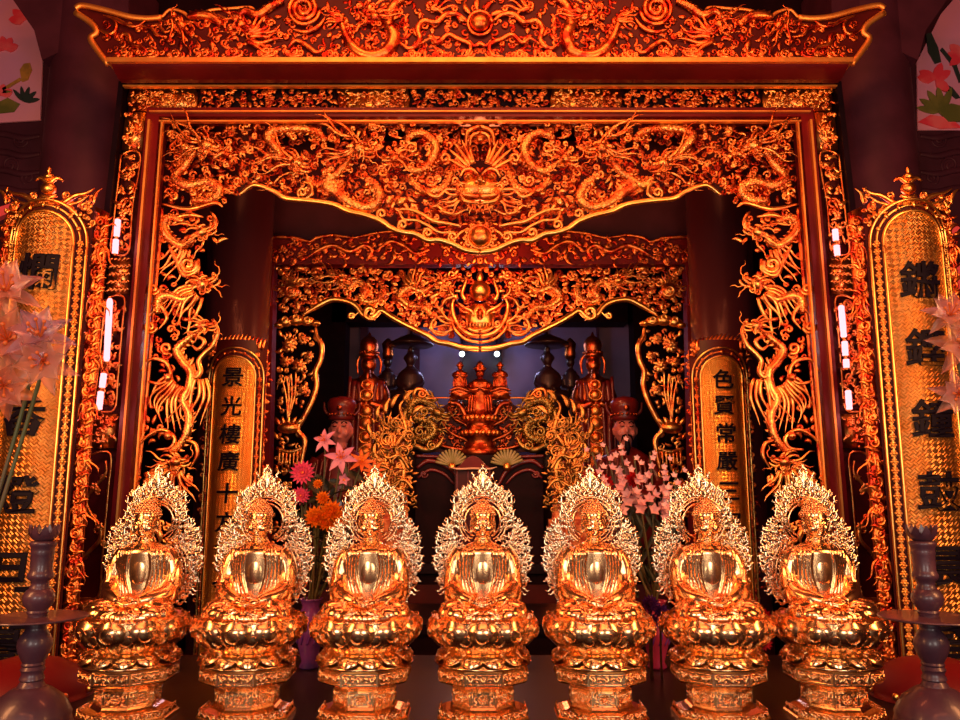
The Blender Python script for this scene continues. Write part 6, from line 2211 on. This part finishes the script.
for i, (x, y, r, lab) in enumerate(((316, 517, 11, 'leftmost orange marigold in the cluster beside the third Buddha'), (331, 512, 12, 'uppermost orange marigold in the cluster beside the third Buddha'), (343, 518, 10, 'rightmost orange marigold in the cluster beside the third Buddha'), (327, 522, 9, 'lowest orange marigold in the cluster beside the third Buddha'), (323, 498, 7, 'small single orange marigold above the marigold cluster'), (318, 484, 5, 'tiny orange bud beside the large hot pink dahlia'))):
    bloom('marigold', 'marigold', x, y, 2.98, r, M['petal_marigold'], lab, G, jit(m1), None, leaves=2)
for i, (x, y, r, lab) in enumerate(((362, 462, 17, 'spiky amber flower right of the pink lilies'), (374, 472, 15, 'spiky amber flower just above the flame halo of the third Buddha'))):
    bloom('spider_flower', 'star', x, y, 3.05, r, M['petal_orange'], lab, G, jit(m1), M['petal_marigold'], (.2, -1, .6))
# foliage of the left bouquet
root = empty('bouquet_foliage', mouth1, 'dark leaves filling the left bouquet around the marigolds', 'foliage', G)
b = MB()
for i in range(70):
    a = rf.uniform(0, 6.28)
    q = at(rf.uniform(296, 350), rf.uniform(470, 590), rf.uniform(3.06, 3.16)) - mouth1
    petal3(b, q, (cos(a), rf.uniform(-.6, .1), sin(a)), (0, -1, .3), rf.uniform(.05, .1), rf.uniform(.018, .035), .4)
b.build('leaf', M['leaf'], root)
b = MB()
for i in range(10):
    q = at(rf.uniform(300, 346), rf.uniform(480, 520), 3.1) - mouth1
    b.tube([(0, 0, -.02), q * .5 + Vector((0, .02, 0)), q], .003, 6, 10)
b.build('stem', M['stem'], root)

# pale flower spikes on the right
G = 'pale pink flower spikes'
m2 = mouth2 + Vector((0, 0, -.02))
spk = ((592, 452, 500, 'pale pink flower spike furthest left, above the fifth Buddha halo'), (606, 446, 500, 'pale pink flower spike second from the left, beside the red flowers'), (620, 442, 505, 'tallest pale pink flower spike, under the bearded official'), (634, 456, 510, 'pale pink flower spike just right of the bearded official'), (650, 452, 512, 'pale pink flower spike second from the right'), (664, 462, 515, 'pale pink flower spike furthest right, beside the inner shrine post'), (676, 470, 510, 'short pale pink flower spike near the small couplet board'))
for i, (x, y0, y1, lab) in enumerate(spk):
    Y = 3.02 + .03 * (i % 3)
    top = at(x, y0, Y)
    root = empty('flower_spike', top, lab, 'flower', G)
    e = jit(m2) - top
    b = MB(); b.tube([(0, 0, 0), e * .3 + Vector((.02 * (x - 640) / 60, 0, 0)), e * .7, e], .004, 6, 16)
    b.build('stem', M['stem'], root)
    n = 9
    b = MB()
    for j in range(n):
        t = j / n
        c_ = e * t * .42 + Vector((rf.uniform(-.025, .025), -.01, rf.uniform(-.01, .01)))
        f = Vector((rf.uniform(-.8, .8), -1, rf.uniform(.1, .8))).normalized()
        u = f.orthogonal().normalized(); v = f.cross(u)
        s_ = .018 + .02 * t
        for q in range(5):
            a = 2 * pi * q / 5
            petal3(b, c_, u * cos(a) + v * sin(a) + f * .9, f, s_, s_ * .6, .1, 4)
    b.build('floret', M['petal_pale'], root)
    b = MB()
    for j in range(4):
        a = rf.choice((-1, 1))
        petal3(b, e * (.5 + .12 * j), (a * .5, -.2, 1), (0, -1, .1), .09, .016, .3)
    b.build('leaf', M['leaf'], root)
for x, y, r, lab in ((590, 478, 9, 'small red flower at the left of the pale pink spikes'), (604, 484, 10, 'small red flower just above the fifth Buddha halo'), (634, 480, 9, 'small red flower in the middle of the pale pink spikes')):
    bloom('red_flower', 'marigold', x, y, 3.06, r, M['petal_red'], lab, 'red flowers among the pale spikes', jit(m2), None)
root = empty('bouquet_foliage', mouth2, 'dark leaves among the pale pink flower spikes', 'foliage', G)
b = MB()
for i in range(50):
    a = rf.uniform(0, 6.28)
    q = at(rf.uniform(630, 680), rf.uniform(490, 600), rf.uniform(3.1, 3.18)) - mouth2
    petal3(b, q, (cos(a) * .5, rf.uniform(-.4, .1), 1), (0, -1, .3), rf.uniform(.06, .12), rf.uniform(.012, .025), .4)
b.build('leaf', M['leaf'], root)
# violet and red blossoms low between the Buddhas
mouth3 = Vector((at(657, 640, 2.75).x, 2.78, ZT))
for x, y, r, m, lab in ((650, 604, 9, 'petal_violet', 'violet blossom left of the sixth gold Buddha, topmost of three'), (661, 612, 8, 'petal_violet', 'violet blossom nearest to the sixth gold Buddha robe'), (652, 622, 8, 'petal_violet', 'violet blossom left of the sixth gold Buddha, lowest of three'), (744, 597, 9, 'petal_red', 'bright red blossom at the right elbow of the sixth gold Buddha'), (763, 618, 9, 'petal_red', 'bright red blossom beside the lotus throne of the seventh Buddha'), (764, 642, 8, 'petal_pink', 'pink blossom low between the sixth and seventh gold Buddhas')):
    bloom('blossom', 'marigold', x, y, 2.6, r, M[m], lab, 'low blossoms behind the Buddha row', Vector((at(x, y, 2.6).x, 2.62, ZT + .001)), None)

# ------------------------------------------------------------------ large blossoms close to the viewer at both edges
M['veil_pink'] = mat('sheer_pink_petal', (.8, .22, .2), .4, 0, (.85, .35, .2), 9, trans=.6, sss=.1)
M['veil_orange'] = mat('sheer_orange_petal', (.85, .3, .1), .4, 0, (.8, .2, .1), 9, trans=.6, sss=.1)
M['veil_mauve'] = mat('sheer_mauve_petal', (.4, .2, .35), .4, 0, (.5, .22, .3), 9, trans=.6, sss=.1)
for m_ in ('veil_pink', 'veil_orange', 'veil_mauve'):
    M[m_].node_tree.nodes['Principled BSDF'].inputs['Alpha'].default_value = .62
YN = 1.25
for side, fl in (('left', ((40, 338, 34, 'veil_mauve', 'mauve sheer blossom at the left edge, right tip of the spray', (.3, -1, .5)), (44, 362, 34, 'veil_pink', 'pink sheer blossom at the left edge, in front of the second character', (.3, -1, -.1)), (6, 292, 36, 'veil_pink', 'uppermost pink sheer blossom at the left edge', (.4, -1, .4)), (8, 340, 40, 'veil_orange', 'orange sheer blossom at the left edge, in the middle of the spray', (.4, -1, .1)), (4, 386, 34, 'veil_orange', 'lowest orange sheer blossom at the left edge', (.5, -1, -.2)))),
                 ('right', ((950, 316, 26, 'veil_pink', 'uppermost pink sheer blossom at the right edge, touching the couplet board', (-.4, -1, .3)), (964, 345, 34, 'veil_orange', 'orange sheer blossom at the right edge, in the middle of the spray', (-.4, -1, 0)), (958, 394, 26, 'veil_pink', 'lowest pink sheer blossom at the right edge', (-.4, -1, -.2))))):
    s = -1 if side == 'left' else 1
    basez = .0
    vx = at(480 + s * 560, 500, YN)
    tall = empty('floor_vase', (vx.x, YN + .05, 0), 'tall vase standing on the floor just outside the %s edge' % side, 'vase')
    b = MB(); b.lathe([(.02, 0), (.1, 0), (.11, .03), (.08, .1), (.14, .5), (.13, .8), (.07, 1.0), (.09, 1.1), (.085, 1.1), (.05, 1.0), (.04, .7)], 0, 0, 0, 28)
    b.build('vase_body', M['vase_rose'], tall)
    mouth = Vector((vx.x, YN + .05, 1.09))
    for x, y, r, m, lab, face in fl:
        rt = bloom('sheer_blossom', 'lily', x, y, YN, r * 1.2, M[m], lab, 'sheer blossoms at the %s edge' % side, mouth, M['petal_orange'], face)
        b = MB()
        k = pxm(y, YN) * r * 1.0
        f = Vector(face).normalized(); u = f.orthogonal().normalized(); v = f.cross(u)
        for i in range(6):
            a = 2 * pi * (i + .5) / 6
            petal3(b, f * k * .05, u * cos(a) + v * sin(a) + f * .9, f, k, k * .6, .2, 6)
        b.build('inner_petal', M[m], rt)
